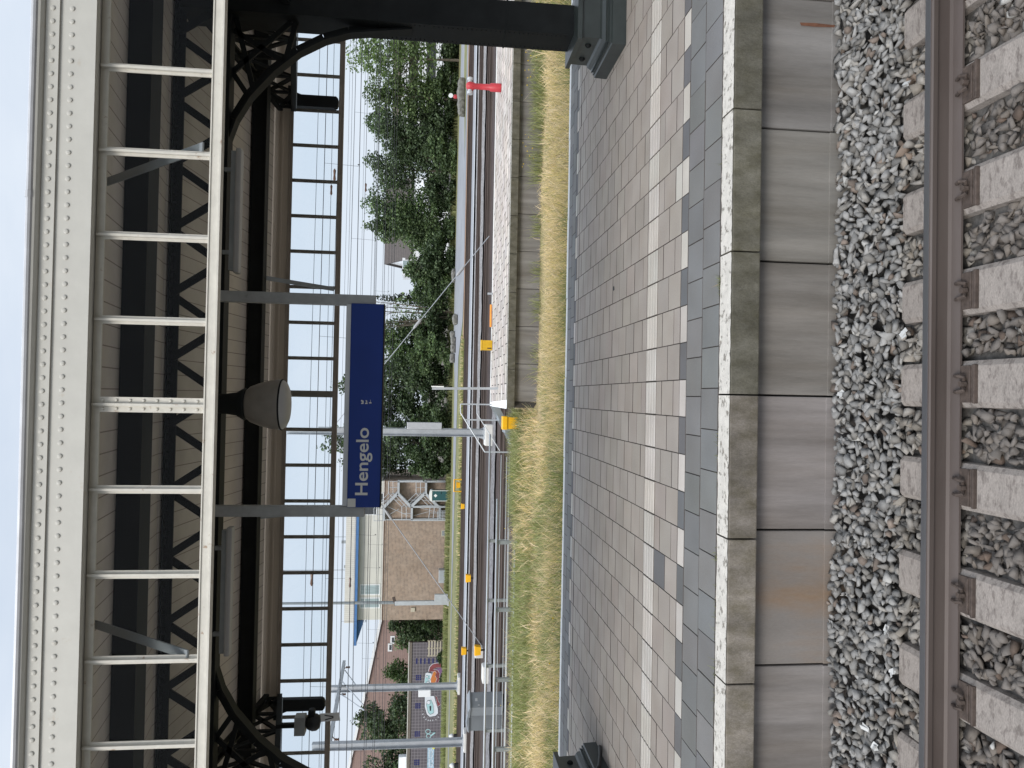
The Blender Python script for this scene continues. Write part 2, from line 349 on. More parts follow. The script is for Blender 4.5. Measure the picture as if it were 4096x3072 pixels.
parts = [blades(46000, -14, 13.5, 12.9, 19.5, .10, .32, .016, soilz, tanmap, .75, keep=KR), blades(7000, -14, 13.5, 12.9, 17.0, .2, .46, .010, soilz, lambda x, y: tanmap(x, y) + .15, .55), blades(16000, -19, -.3, 19.0, 22.3, .12, .44, .017, soilz, lambda x, y: tanmap(x, y) - .1, .7, keep=K),
         blades(2600, -3.4, -.4, 20.2, 22.8, .35, .65, .018, soilz, lambda x, y: np.zeros_like(x), .5)]
# green tufts against the rear kerb, and weeds standing at the wall of the other platform
for cx, w_, n in ((-1.35, .25, 260), (1.6, .55, 700), (.1, .2, 200), (5.9, .3, 180), (-2.0, .5, 300), (3.0, .35, 200), (-4.4, .3, 240)):
    parts.append(blades(n, cx - w_, cx + w_, 11.75, 13.4, .45, .80, .015, soilz, lambda x, y: np.zeros_like(x), .45))
for k in range(34):
    cx = rng.uniform(.2, 12); parts.append(blades(int(rng.uniform(8, 40)), cx - .2, cx + .2, 19.15, 19.5, .15, .5, .012, soilz, lambda x, y: np.zeros_like(x) + rng.choice([0., .3]), .5))
parts.append(blades(1500, 7.0, 13, 18.6, 19.5, .2, .6, .017, soilz, lambda x, y: np.zeros_like(x) + .15, .6))
parts.append(blades(1500, 8.0, 12.5, 15.0, 17.8, .35, .7, .02, soilz, lambda x, y: np.zeros_like(x) + .5, .7))
for cx, w_, n in ((8.6, 1.0, 420), (6.4, .9, 300), (9.6, 1.0, 300)):
    parts.append(blades(n, cx - w_, cx + w_, 19.0, 19.5, .3, .62, .013, soilz, lambda x, y: np.zeros_like(x), .35))
off = 0; VV, FF, CC = [], [], []
for V, F, C in parts: VV.append(V); FF.append(F + off); CC.append(C); off += len(V)
g = np_mesh('dry_grass', np.concatenate(VV), np.concatenate(FF), np.concatenate(CC), M['blade'])
tag(g, 'mixed dry tan and green grass growing between the two platforms', 'grass', kind='stuff')
# small yellow flowers in the grass by the far wall
b = MB(); b.col = (.7, .5, .02)
for cx, cy, n in ((8.6, 19.2, 16), (6.4, 19.2, 12), (-2.8, 20.5, 5), (-7.6, 20.6, 4), (-4.6, 13.3, 5), (9.6, 18.9, 10)):
    for k in range(n):
        x, y = cx + random.gauss(0, .5), cy + random.gauss(0, .2); z = float(soilz(np.array(x), np.array(y))) + random.uniform(.22, .52); r = random.uniform(.010, .020)
        b.add([(x - r, y, z), (x, y - r, z), (x + r, y, z), (x, y + r, z), (x, y, z + r), (x, y, z - r)], [(0,1,4),(1,2,4),(2,3,4),(3,0,4),(1,0,5),(2,1,5),(3,2,5),(0,3,5)])
tag(b.build('yellow_flowers', M['blade']), 'tiny yellow wild flowers scattered in the grass by the far wall', 'flowers', kind='stuff')
V, F, C = blades(16000, -46, -9, 84.5, 87.4, .3, .75, .06, lambda x, y: x * 0 - .03, lambda x, y: np.zeros_like(x) + .1)
V2, F2, C2 = blades(14000, -46, 45, 60.9, 62.2, .12, .3, .06, lambda x, y: x * 0 - .03, lambda x, y: np.zeros_like(x) + .38, keep=lambda x, y: x < 5)
V3, F3, C3 = blades(16000, -9, 60, 85.6, 89.5, .3, .9, .07, lambda x, y: x * 0 - .03, lambda x, y: np.zeros_like(x) + .0)
tag(np_mesh('verge_grass', np.concatenate([V, V2, V3]), np.concatenate([F, F2 + len(V), F3 + len(V) + len(V2)]), np.concatenate([C, C2, C3]), M['blade']), 'rough green grass along the road and the brick building', 'grass', kind='stuff')

# ------------------------------------------------------------------ near track: ballast, sleepers, rail
SLEEP = [2.425, 1.825, 1.224, .648, .12, -.462, -1.062, -1.655, -2.218]
protos = []
for k in range(26):
    bm = bmesh.new(); sx, sy, sz = random.uniform(.7, 1.2), random.uniform(.55, .95), random.uniform(.4, .75)
    for i in range(9):
        v = Vector((random.gauss(0, 1), random.gauss(0, 1), random.gauss(0, 1))).normalized(); bm.verts.new((v.x * sx, v.y * sy, v.z * sz))
    r = bmesh.ops.convex_hull(bm, input=bm.verts[:]); bmesh.ops.delete(bm, geom=list({e for e in r['geom_unused'] + r['geom_interior'] if isinstance(e, bmesh.types.BMVert)}), context='VERTS')
    bmesh.ops.triangulate(bm, faces=bm.faces[:]); bmesh.ops.recalc_face_normals(bm, faces=bm.faces[:]); bm.verts.index_update()
    protos.append((np.array([v.co[:] for v in bm.verts]), np.array([[v.index for v in f.verts] for f in bm.faces]))); bm.free()
VV, FF, CC = [], [], []; off = 0
def stone(x, y, z, s, shade=None):
    global off
    pv, pf = protos[int(rng.integers(len(protos)))]
    a, b_, c = rng.uniform(0, 2 * PI), rng.normal(0, .45), rng.normal(0, .45)
    R_ = np.array(Matrix.Rotation(a, 3, 'Z') @ Matrix.Rotation(b_, 3, 'X') @ Matrix.Rotation(c, 3, 'Y'))
    VV.append(pv @ R_.T * s + np.array([x, y, z])); FF.append(pf + off); off += len(pv)
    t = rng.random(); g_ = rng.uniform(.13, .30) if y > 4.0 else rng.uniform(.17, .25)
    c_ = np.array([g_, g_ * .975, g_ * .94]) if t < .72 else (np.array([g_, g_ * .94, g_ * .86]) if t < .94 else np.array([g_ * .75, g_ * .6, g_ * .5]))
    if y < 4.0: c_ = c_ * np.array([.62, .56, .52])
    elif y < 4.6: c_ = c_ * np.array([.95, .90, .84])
    if rng.random() < .008: c_ = np.array([.38, .37, .35])
    CC.append(np.tile(c_ if shade is None else shade, (len(pf), 1)))
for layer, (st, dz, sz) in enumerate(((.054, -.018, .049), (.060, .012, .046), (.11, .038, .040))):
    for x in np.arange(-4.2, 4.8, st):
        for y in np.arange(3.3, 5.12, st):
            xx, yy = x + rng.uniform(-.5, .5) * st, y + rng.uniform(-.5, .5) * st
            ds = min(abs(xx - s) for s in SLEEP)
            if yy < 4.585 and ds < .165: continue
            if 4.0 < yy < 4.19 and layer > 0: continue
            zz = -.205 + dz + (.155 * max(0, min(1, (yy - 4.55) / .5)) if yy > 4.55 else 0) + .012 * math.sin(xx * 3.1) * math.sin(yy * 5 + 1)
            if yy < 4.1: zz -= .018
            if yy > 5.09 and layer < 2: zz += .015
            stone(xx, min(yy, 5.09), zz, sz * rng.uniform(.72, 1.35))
stone(2.36, 3.72, -.15, .045, np.array([.12, .11, .10])); stone(1.0, 5.1, -.03, .05)
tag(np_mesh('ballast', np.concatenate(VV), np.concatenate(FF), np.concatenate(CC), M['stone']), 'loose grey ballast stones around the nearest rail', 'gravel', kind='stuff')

def rail_profile():
    return [(-.075, -.17), (.075, -.17), (.075, -.158), (.02, -.14), (.009, -.125), (.009, -.05), (.034, -.036), (.036, -.008), (.028, 0), (-.028, 0), (-.036, -.008), (-.034, -.036), (-.009, -.05), (-.009, -.125), (-.02, -.14), (-.075, -.158)]
t = thing('rail', 'thick brown rail beside the platform wall, its shiny top nearest the viewer', 'rail', (0, 4.085, 0), 'rails')
b = MB(); b.prism(rail_profile(), (0, 4.085, 0), (0, 1, 0), (0, 0, 1), (1, 0, 0), -60, 60); b.build('rail_body', M['rail'], t)
b = MB(); b.box((-60, 4.066, .0), (60, 4.112, .0022)); b.build('running_band', M['railtop'], t)
ORD = ['topmost', 'second', 'third', 'fourth', 'fifth', 'sixth', 'seventh', 'eighth', 'ninth', 'lowest']
tpl = None
for i, sx in enumerate(SLEEP):
    lab = "pale concrete sleeper under the near rail, %s from the photo's upper edge" % ['first', 'second', 'third', 'fourth', 'fifth', 'sixth', 'seventh', 'eighth', 'ninth'][i]
    if tpl is None:
        t = thing('concrete_sleeper', lab, 'sleeper', (sx, 4.575, -.17), 'concrete sleepers of the near track'); tpl = t
        b = MB(); hw = .132
        prof = [(2.0, -.205), (2.6, -.215), (3.3, -.205), (3.62, -.182), (3.84, -.172), (4.30, -.166), (4.565, -.168), (4.575, -.178)]
        vs = []
        for y, z in prof: vs += [(sx - hw - .02, y, -.38), (sx - hw, y, z - .022), (sx - hw + .03, y, z), (sx + hw - .03, y, z), (sx + hw, y, z - .022), (sx + hw + .02, y, -.38)]
        fs = [(0, 1, 2, 3, 4, 5)] + [(i_ * 6 + k, (i_ + 1) * 6 + k, (i_ + 1) * 6 + k + 1, i_ * 6 + k + 1) for i_ in range(len(prof) - 1) for k in range(5)] + [tuple((len(prof) - 1) * 6 + k for k in (5, 4, 3, 2, 1, 0))]
        b.add(vs, fs); b.build('sleeper_body', M['sleeper'], t)
        for sy in (-1, 1):
            b = MB(); y0 = 4.085 + sy * .075; y1 = 4.085 + sy * .185
            b.box((sx - .105, y0, -.172), (sx + .105, y1, -.156), .005)
            b.box((sx - .11, y1 - sy * .002, -.172), (sx + .11, y1 + sy * .014, -.146), .005); b.box((sx - .10, y1 - sy * .035, -.158), (sx + .10, y1 - sy * .022, -.148), .004)
            for xo in (-.045, .045):
                b.tube([(sx + xo, y0 - sy * .02, -.138), (sx + xo, y0 + sy * .03, -.118), (sx + xo * .8, y0 + sy * .07, -.128), (sx + xo * .4, y0 + sy * .05, -.14)], .011, 6)
            b.lathe([(0, .022), (.018, .022), (.018, -.01)], (sx, y0 + sy * .055, -.135), 6); b.build('rail_fastening', M['rustclip'], t)
    else:
        dup(tpl, (sx - SLEEP[0], 0, random.uniform(-.006, .004)), lab)
# scraps of white litter on the stones
for i, (x, y) in enumerate(((3640, 335), (3625, 1330), (3372, 1575), (3555, 2520), (3575, 2690), (3340, 2495), (3470, 2910), (3510, 2990))):
    p = atz(x, y, -.12 if x > 3500 else -.04); b = MB(); r = random.uniform(.018, .032)
    for k in range(3):
        a = random.uniform(0, 6.28); q = p + Vector((random.uniform(-.01, .01), random.uniform(-.01, .01), .012 + k * .006))
        b.obox(q, (r * math.cos(a), r * math.sin(a), random.uniform(-.01, .01)), (-r * .5 * math.sin(a), r * .5 * math.cos(a), random.uniform(-.008, .008)), (0, 0, .0015))
    tag(b.build('litter_scrap', M['litter'], origin=p), ['crumpled white paper scrap by a sleeper end near the upper edge of the photo', 'white scrap touching a sleeper end in the upper half of the photo', 'white scrap on the ballast against the middle of the platform wall', 'small bright white scrap amid the ballast in the lower half', 'white scrap resting on a sleeper corner in the lower half', 'white scrap against the platform wall in the lower half', 'white scrap on the ballast, second from the lower edge of the photo', 'white scrap on the ballast nearest the lower edge of the photo'][i], 'litter', 'litter on the ballast')

# ------------------------------------------------------------------ platform one
PZ = .78
b = MB(); b.box((-30, 5.25, -.4), (30, 11.2, PZ - .008)); tag(b.build('platform', M['joint']), kind='structure')
b = MB(); G = .0042; GY = .0065
def tile(x0, x1, y0, y1, c, z=PZ):
    j = random.uniform(-.0016, .0016); b.col = c; g = G; h_ = GY
    v = [(x0+g, y0+h_, z+j), (x1-g, y0+h_, z+j), (x1-g, y1-h_, z+j), (x0+g, y1-h_, z+j)]
    w = [(x0+g*.3, y0+h_*.6, z-.0075), (x1-g*.3, y0+h_*.6, z-.0075), (x1-g*.3, y1-h_*.6, z-.0075), (x0+g*.3, y1-h_*.6, z-.0075)]
    b.add(v + w, [(0,1,2,3)]); b.col = (.085, .075, .068); n_ = len(b.v) - 8
    for f in ((0,4,5,1), (1,5,6,2), (2,6,7,3), (3,7,4,0)): b.f.append(tuple(i + n_ for i in f)); b.c.append(b.col); b.m.append(0)
def jit(c, a=.10, h=.03):
    s = 1 + random.uniform(-a, a); return (c[0]*s*(1+random.uniform(-h, h)), c[1]*s, c[2]*s*(1+random.uniform(-h, h)))
BLUE, BRN, WHT, DRK = (.205, .207, .207), (.405, .370, .338), (.59, .56, .52), (.16, .163, .17)
T0, TW = .166, .303
def brown(): 
    return jit(BRN, .07, .015) if random.random() < .8 else jit((.40, .36, .33), .05, .015)
for k in range(-46, 46):
    x0 = T0 + TW * k; x1 = x0 + TW
    if abs(x0) > 13: continue
    for (ya, yb, o) in ((5.247, 5.586, .75), (5.586, 5.925, .55)): tile(x0 + o * TW, x1 + o * TW, ya, yb, jit(BLUE, .09))
    tile(x0, x1, 5.925, 6.09, jit(WHT, .06, .02) if k % 2 else jit(DRK, .08))
    spec_ = 'white' if abs(x0 - 1.68) < .16 else ('blue' if abs(x0 + 1.65) < .16 else None)
    if k % 2: rows = [(6.09, 6.255), (6.255, 6.57), (6.57, 6.728)]
    else: rows = [(6.09, 6.41), (6.41, 6.728)]
    for r_i, (ya, yb) in enumerate(rows): tile(x0, x1, ya, yb, jit(WHT, .03) if (spec_ == 'white' and r_i == 0) else (jit(DRK, .02) if spec_ == 'blue' and r_i == len(rows) - 2 + (len(rows) == 2) else brown()))
    y = 7.055 - (.152 if k % 2 else 0)
    if k % 2: tile(x0, x1, 7.055, 7.208, brown()); y = 7.208
    while y < 10.40:
        y2 = min(y + .303, 10.405)
        if y2 - y > .05: tile(x0, x1, y, y2, brown())
        y = y2
    tile(x0, x1, 10.41, 10.565, jit((.40, .365, .335), .06))
    tile(x0, x1, 10.565, 10.685, jit(WHT, .05) if k % 2 == 0 else jit(DRK, .08))
    for (ya, yb, o) in ((10.685, 10.95, .3), (10.95, 11.205, .8)): tile(x0 + o * TW, x1 + o * TW, ya, yb, jit(BLUE, .1))
o = b.build('paving_tiles', M['tile']); tag(o, kind='structure')
# ribbed tactile guide line
b = MB()
for k in range(-44, 44):
    x0 = T0 + TW * k
    if abs(x0) > 13: continue
    c = jit((.58, .555, .52), .05, .02); b.col = c; z = PZ + random.uniform(-.001, .001)
    b.col = (c[0] * .42, c[1] * .40, c[2] * .38); b.box((x0 + .005, 6.733, PZ - .006), (x0 + TW - .005, 7.05, z))
    for q in range(4):
        ya = 6.738 + q * .079; b.col = (c[0] * 1.03, c[1] * 1.03, c[2] * 1.03)
        b.prism([(0, 0), (.004, .004), (.060, .004), (.064, 0)], (x0 + .008, ya, z + .0005), (0, 1, 0), (0, 0, 1), (1, 0, 0), 0, TW - .016)
tag(b.build('tactile_paving', M['tile']), kind='structure')
# edge: coping stones on wall panels
M['rustwall'] = mat('rust_bloomed_concrete', (.20, .182, .168), .85, var=.2, scale=4, stretch=(1.3, 1.3, .3), bump=.2, bscale=35, c2=(.165, .105, .06), c2amt=.40, c2scale=2.0, fine=.07, c2sharp=.16)
t = thing('platform_edge_wall', 'long concrete platform wall facing the near track with chipped white painted edge', 'platform wall', (0, 5.15, -.3))
for k in range(-9, 10):
    x0 = .044 + .994 * k; x1 = x0 + .994
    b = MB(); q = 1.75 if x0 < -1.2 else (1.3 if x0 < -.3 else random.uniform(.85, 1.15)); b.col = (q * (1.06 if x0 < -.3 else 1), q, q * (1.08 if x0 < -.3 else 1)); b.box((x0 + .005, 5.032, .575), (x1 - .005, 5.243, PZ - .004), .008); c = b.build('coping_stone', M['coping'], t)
    b = MB(); n = 22; pts = []     # ragged painted top, wrapping a little over the front edge
    for i in range(n + 1): pts.append((x0 + .006 + (x1 - x0 - .012) * i / n, random.uniform(.0, .012), random.uniform(.001, .014)))
    for i in range(n):
        xa, da, ea = pts[i]; xb, db, eb = pts[i + 1]; z = PZ + .0015
        b.face([(xa, 5.033 + ea * .7, z), (xb, 5.033 + eb * .7, z), (xb, 5.236 - db, z), (xa, 5.236 - da, z)])
    b.build('painted_edge', M['copingtop'], c)
for k in range(-9, 10):
    x0 = .045 + .953 * k; b = MB(); q = random.uniform(.86, 1.12); b.col = (q * random.uniform(.99, 1.05), q, q * random.uniform(.95, 1.01)); b.box((x0 + .006, 5.15, -.35), (x0 + .953 - .006, 5.25, .572), .012)
    b.box((x0 + .006, 5.142, -.35), (x0 + .945, 5.152, .012 + random.uniform(-.015, .015)), .003)
    b.build('wall_panel', M['rustwall'] if k == -2 else M['concrete'], t)
b = MB(); b.box((-10, 5.215, -.35), (10, 5.245, .574)); b.build('joint_backing', M['joint'], t)
# rust streaks left on two panels (stains with their own outline)
M['rust'] = mat('rust_stain', (.13, .058, .034), .9, var=.3, scale=20); M['ruststain'] = mat('pale_rust_bloom', (.25, .16, .09), .9, var=.3, scale=9, stretch=(1, 1, .3))
p = at(3230, 98, 5.145); b = MB(); b.prism([(-.012, .10), (.008, .11), (.013, .0), (.008, -.16), (-.008, -.15), (-.014, 0)], (p.x, 5.1415, p.z - .05), (1, 0, 0), (0, 0, 1), (0, -1, 0), 0, .0008); b.build('rust_streak', M['rust'], t)
# rear edge
t = thing('platform_rear_wall', 'low rear wall of the near platform with white painted kerb above the dry grass', 'platform wall', (0, 11.3, -.2))
for k in range(-10, 10):
    x0 = .3 + 1.2 * k; b = MB(); b.box((x0 + .004, 11.212, .60), (x0 + 1.196, 11.33, PZ + .004 + random.uniform(-.003, .003)), .006); b.build('kerb_stone', M['whitepaint'], t)
b = MB(); b.box((-12, 11.225, -.3), (12, 11.30, .598)); b.build('wall_face', M['concrete'], t)
# moss and grass growing in the joint along the edge
b1 = [blades(26, cx - w_, cx + w_, 5.235, 5.25, .02, .07, .005, lambda x, y: x * 0 + PZ, lambda x, y: np.zeros_like(x) + .1, .8) for cx, w_ in ((.80, .05), (.86, .03), (-.4, .2), (-1.4, .3), (-2.0, .2), (1.9, .2), (-1.1, .05))]
off = 0; A, B_, C_ = [], [], []
for V, F, C in b1: A.append(V); B_.append(F + off); C_.append(C * .7); off += len(V)
tag(np_mesh('joint_weeds', np.concatenate(A), np.concatenate(B_), np.concatenate(C_), M['blade']), 'small weeds sprouting along the white platform edge', 'weeds', kind='stuff')
p = atz(2456, 1154, PZ); b = MB(); b.obox(p + Vector((0, 0, .005)), (.022, .006, 0), (-.004, .014, .003), (0, 0, .002)); tag(b.build('dead_leaf', M['plastic'], origin=p), 'small dark dead leaf lying on the blue grey paving tiles', 'leaf')

# ------------------------------------------------------------------ canopy
YN, YF, YC = 4.95, 11.5, 8.4
CX0, CX1 = -11.0, 11.0
t = thing('platform_canopy', 'old riveted cream and black platform canopy with glazed skirts and plank ceiling', 'canopy', (0, 8.25, 4.15))
CAN = t
def ceil_z(y): return 5.15 + .14 * (y - 5.0) if y < 8.25 else 5.15 + .14 * (11.5 - y)
b = MB()   # plank ceiling with its roof skin
prof = [(5.03, ceil_z(5.03)), (8.25, 5.605), (11.42, ceil_z(11.42)), (11.42, ceil_z(11.42) + .10), (8.25, 5.71), (5.03, ceil_z(5.03) + .10)]
b.prism(prof, (0, 0, 0), (0, 1, 0), (0, 0, 1), (1, 0, 0), CX0, CX1); b.build('plank_ceiling', M['plank'], t)
def ibeam(y, zb, zt, w, m, name):
    b = MB(); b.box((CX0, y - w / 2, zb), (CX1, y + w / 2, zb + .022)); b.box((CX0, y - .012, zb + .022), (CX1, y + .012, zt - .02)); b.box((CX0, y - w / 2, zt - .02), (CX1, y + w / 2, zt)); return b.build(name, m, t)
def purlin(y, zb, w, m):   # deep built-up purlin with closed face
    b = MB(); zt = min(ceil_z(y - w / 2), ceil_z(y + w / 2)) - .002; b.box((CX0, y - w / 2, zb), (CX1, y + w / 2, zt)); b.box((CX0, y - w / 2 - .04, zb - .015), (CX1, y + w / 2 + .04, zb)); return b.build('purlin', m, t)
purlin(6.62, 5.175, .16, M['black']); purlin(10.58, 5.085, .14, M['black'])
# lengthwise lattice girder
g = MB(); 
g.box((CX0, YC - .10, 5.005), (CX1, YC + .10, 5.03)); g.box((CX0, YC - .10, 5.03), (CX1, YC - .085, 5.105)); g.box((CX0, YC + .085, 5.03), (CX1, YC + .10, 5.105))
g.box((CX0, YC - .11, 5.555), (CX1, YC + .11, 5.575)); g.box((CX0, YC - .012, 5.49), (CX1, YC + .012, 5.555))
for k in range(int((CX1 - CX0) / .09)):
    x = CX0 + k * .09; g.box((x, YC - .104, 5.50), (x + .03, YC - .096, 5.55)); 
    g.lathe([(.012, 0), (.009, .006), (0, .008)], (x + .02, YC - .104, 5.07), 6, 'y')
GIR = g.build('lattice_girder', M['black'], t)
g = MB(); x = 3.10 - .695 * 20; PIT = .695
dg = MB()
for k in range(44):
    xt = 3.10 - PIT * (k - 11)
    if not CX0 + .5 < xt < CX1 - .5: continue
    for s in (-1, 1):
        dg.bar((xt + s * .03, YC - .05 * s, 5.53), (xt + s * PIT / 2, YC - .05 * s, 5.06), .012, .085, (0, 1, 0)) if False else dg.obox(((xt + s * .03 + xt + s * PIT / 2) / 2, YC - .05 * s, 5.29), Vector((s * PIT / 4 - s * .015, 0, -.235)), (0, .012, 0), Vector((.235, 0, s * PIT / 4)).normalized() * .04)
dg.build('lattice_bracing', M['black'], GIR)
dg = MB(); 
for s in (-1, 1): dg.bar((-.13 + s * .035, YC - .02, 5.53), (-.13 + s * .035, YC - .02, 5.06), .03, .02, (0, 1, 0))
dg.build('lamp_hanger', M['black'], GIR)
# near (street-side) fascia and skirt
b = MB(); F0 = YN
b.box((CX0, F0, 4.946), (CX1, F0 + .05, 5.175)); b.box((CX0, F0 + .05, 4.968), (CX1, F0 + .16, 5.14)); b.box((CX0, F0 - .014, 5.156), (CX1, F0 + .05, 5.235)); 
b.prism([(0, 5.235), (-.03, 5.238), (-.05, 5.25), (-.055, 5.262), (0, 5.262)], (0, F0, 0), (0, 1, 0), (0, 0, 1), (1, 0, 0), CX0, CX1)
for k in range(int(9 / .0815)):
    x = -4.5 + k * .0815
    for z, y in ((5.196, F0 - .014), (5.088, F0)):
        b.lathe([(.0155, .0), (.014, -.006), (.009, -.008), (0, -.009)], (x + .01 * (z < 5.1), y, z), 10, 'y')
b.build('riveted_fascia', M['cream'], t)
b = MB(); b.tube([(CX0, F0 - .045, 5.278), (-1.0, F0 - .045, 5.276), (1.2, F0 - .045, 5.284), (CX1, F0 - .045, 5.284)], .022, 10); b.box((CX0, F0 - .03, 5.262), (CX1, F0 + .1, 5.272)); 
b.tube([(1.16, F0 - .045, 5.284), (1.20, F0 - .045, 5.284)], .026, 10); b.build('gutter_bead', M['zinc'], t)
SP = .5265
def skirt(y, xo, mt, glass, sgn, fullname):
    fr = MB(); zb, zt = (4.199, 4.966) if sgn > 0 else (4.17, 4.946)
    fr.box((CX0, y - .018, zb + .012), (CX1, y + .03, zb + .065)); fr.box((CX0, y - .032, zb), (CX1, y + .034, zb + .012)); fr.box((CX0, y - .025, zb + .065), (CX1, y + .012, zb + .073))
    fr.box((CX0, y + .012 * sgn, zt - .052), (CX1, y + .03 * sgn, zt - .002)); fr.box((CX0, y + .031 * sgn, zt - .012), (CX1, y + .05 * sgn, zt - .0005))
    F_ = fr.build('skirt_frame', mt, t)
    for k in range(-19, 20):
        x = xo + k * SP
        if not CX0 < x < CX1: continue
        mb = MB(); w = .048 if k % 12 == 0 else .026
        mb.box((x - w, y + .006 * sgn, zb + .064), (x + w, y + .016 * sgn, zt - .05)); mb.box((x - .008, y - .020 * sgn, zb + .073), (x + .008, y + .006 * sgn, zt - .013))
        if k % 12 == 0:
            for q in range(8):
                for s in (-1, 1): mb.lathe([(.011, 0), (.008, -.008 * sgn), (0, -.009 * sgn)], (x + s * .027, y + .006 * sgn, zb + .12 + q * .082), 8, 'y')
        mb.build('skirt_mullion', mt, F_)
    gl = MB(); gl.box((CX0, y + .018 * sgn, zb + .06), (CX1, y + .022 * sgn, zt - .03)); gl.build('glass_pane', glass, F_)
SP = .5375
skirt(YN + .11, -.094, M['cream_old'], M['glass'], 1, 'near')
SP = .5265
skirt(YF, -.01, M['brownsteel'], M['farglass'], -1, 'far')
b = MB(); b.box((CX0, YF - .02, 4.946), (CX1, YF + .03, 5.19)); b.box((CX0, YF - .05, 5.10), (CX1, YF - .02, 5.15)); b.box((CX0, YF - .035, 5.035), (CX1, YF - .02, 5.06)); b.box((CX0, YF - .028, 4.948), (CX1, YF - .02, 4.985)); b.build('far_fascia', mat('brown_cream_fascia', (.46, .40, .33), .6, var=.08, stretch=(.2, 1, 1)), t)
# braces steadying the skirts
for (p, q) in (((1.574, 5.06, 4.32), (1.536, 5.9, 5.24)), ((-1.68, 5.06, 4.334), (-1.722, 5.9, 5.24)), ((1.577, 10.6, 5.24), (1.546, 11.44, 4.25)), ((-1.70, 10.6, 5.24), (-1.72, 11.44, 4.25))):
    b = MB(); b.bar(p, q, .012, .06, (0, 0, 1)) if False else b.obox((Vector(p) + Vector(q)) / 2, (Vector(q) - Vector(p)) / 2, (.03, 0, 0), (Vector(q) - Vector(p)).cross(Vector((1, 0, 0))).normalized() * .006); b.build('skirt_brace', M['galvdark'], t)

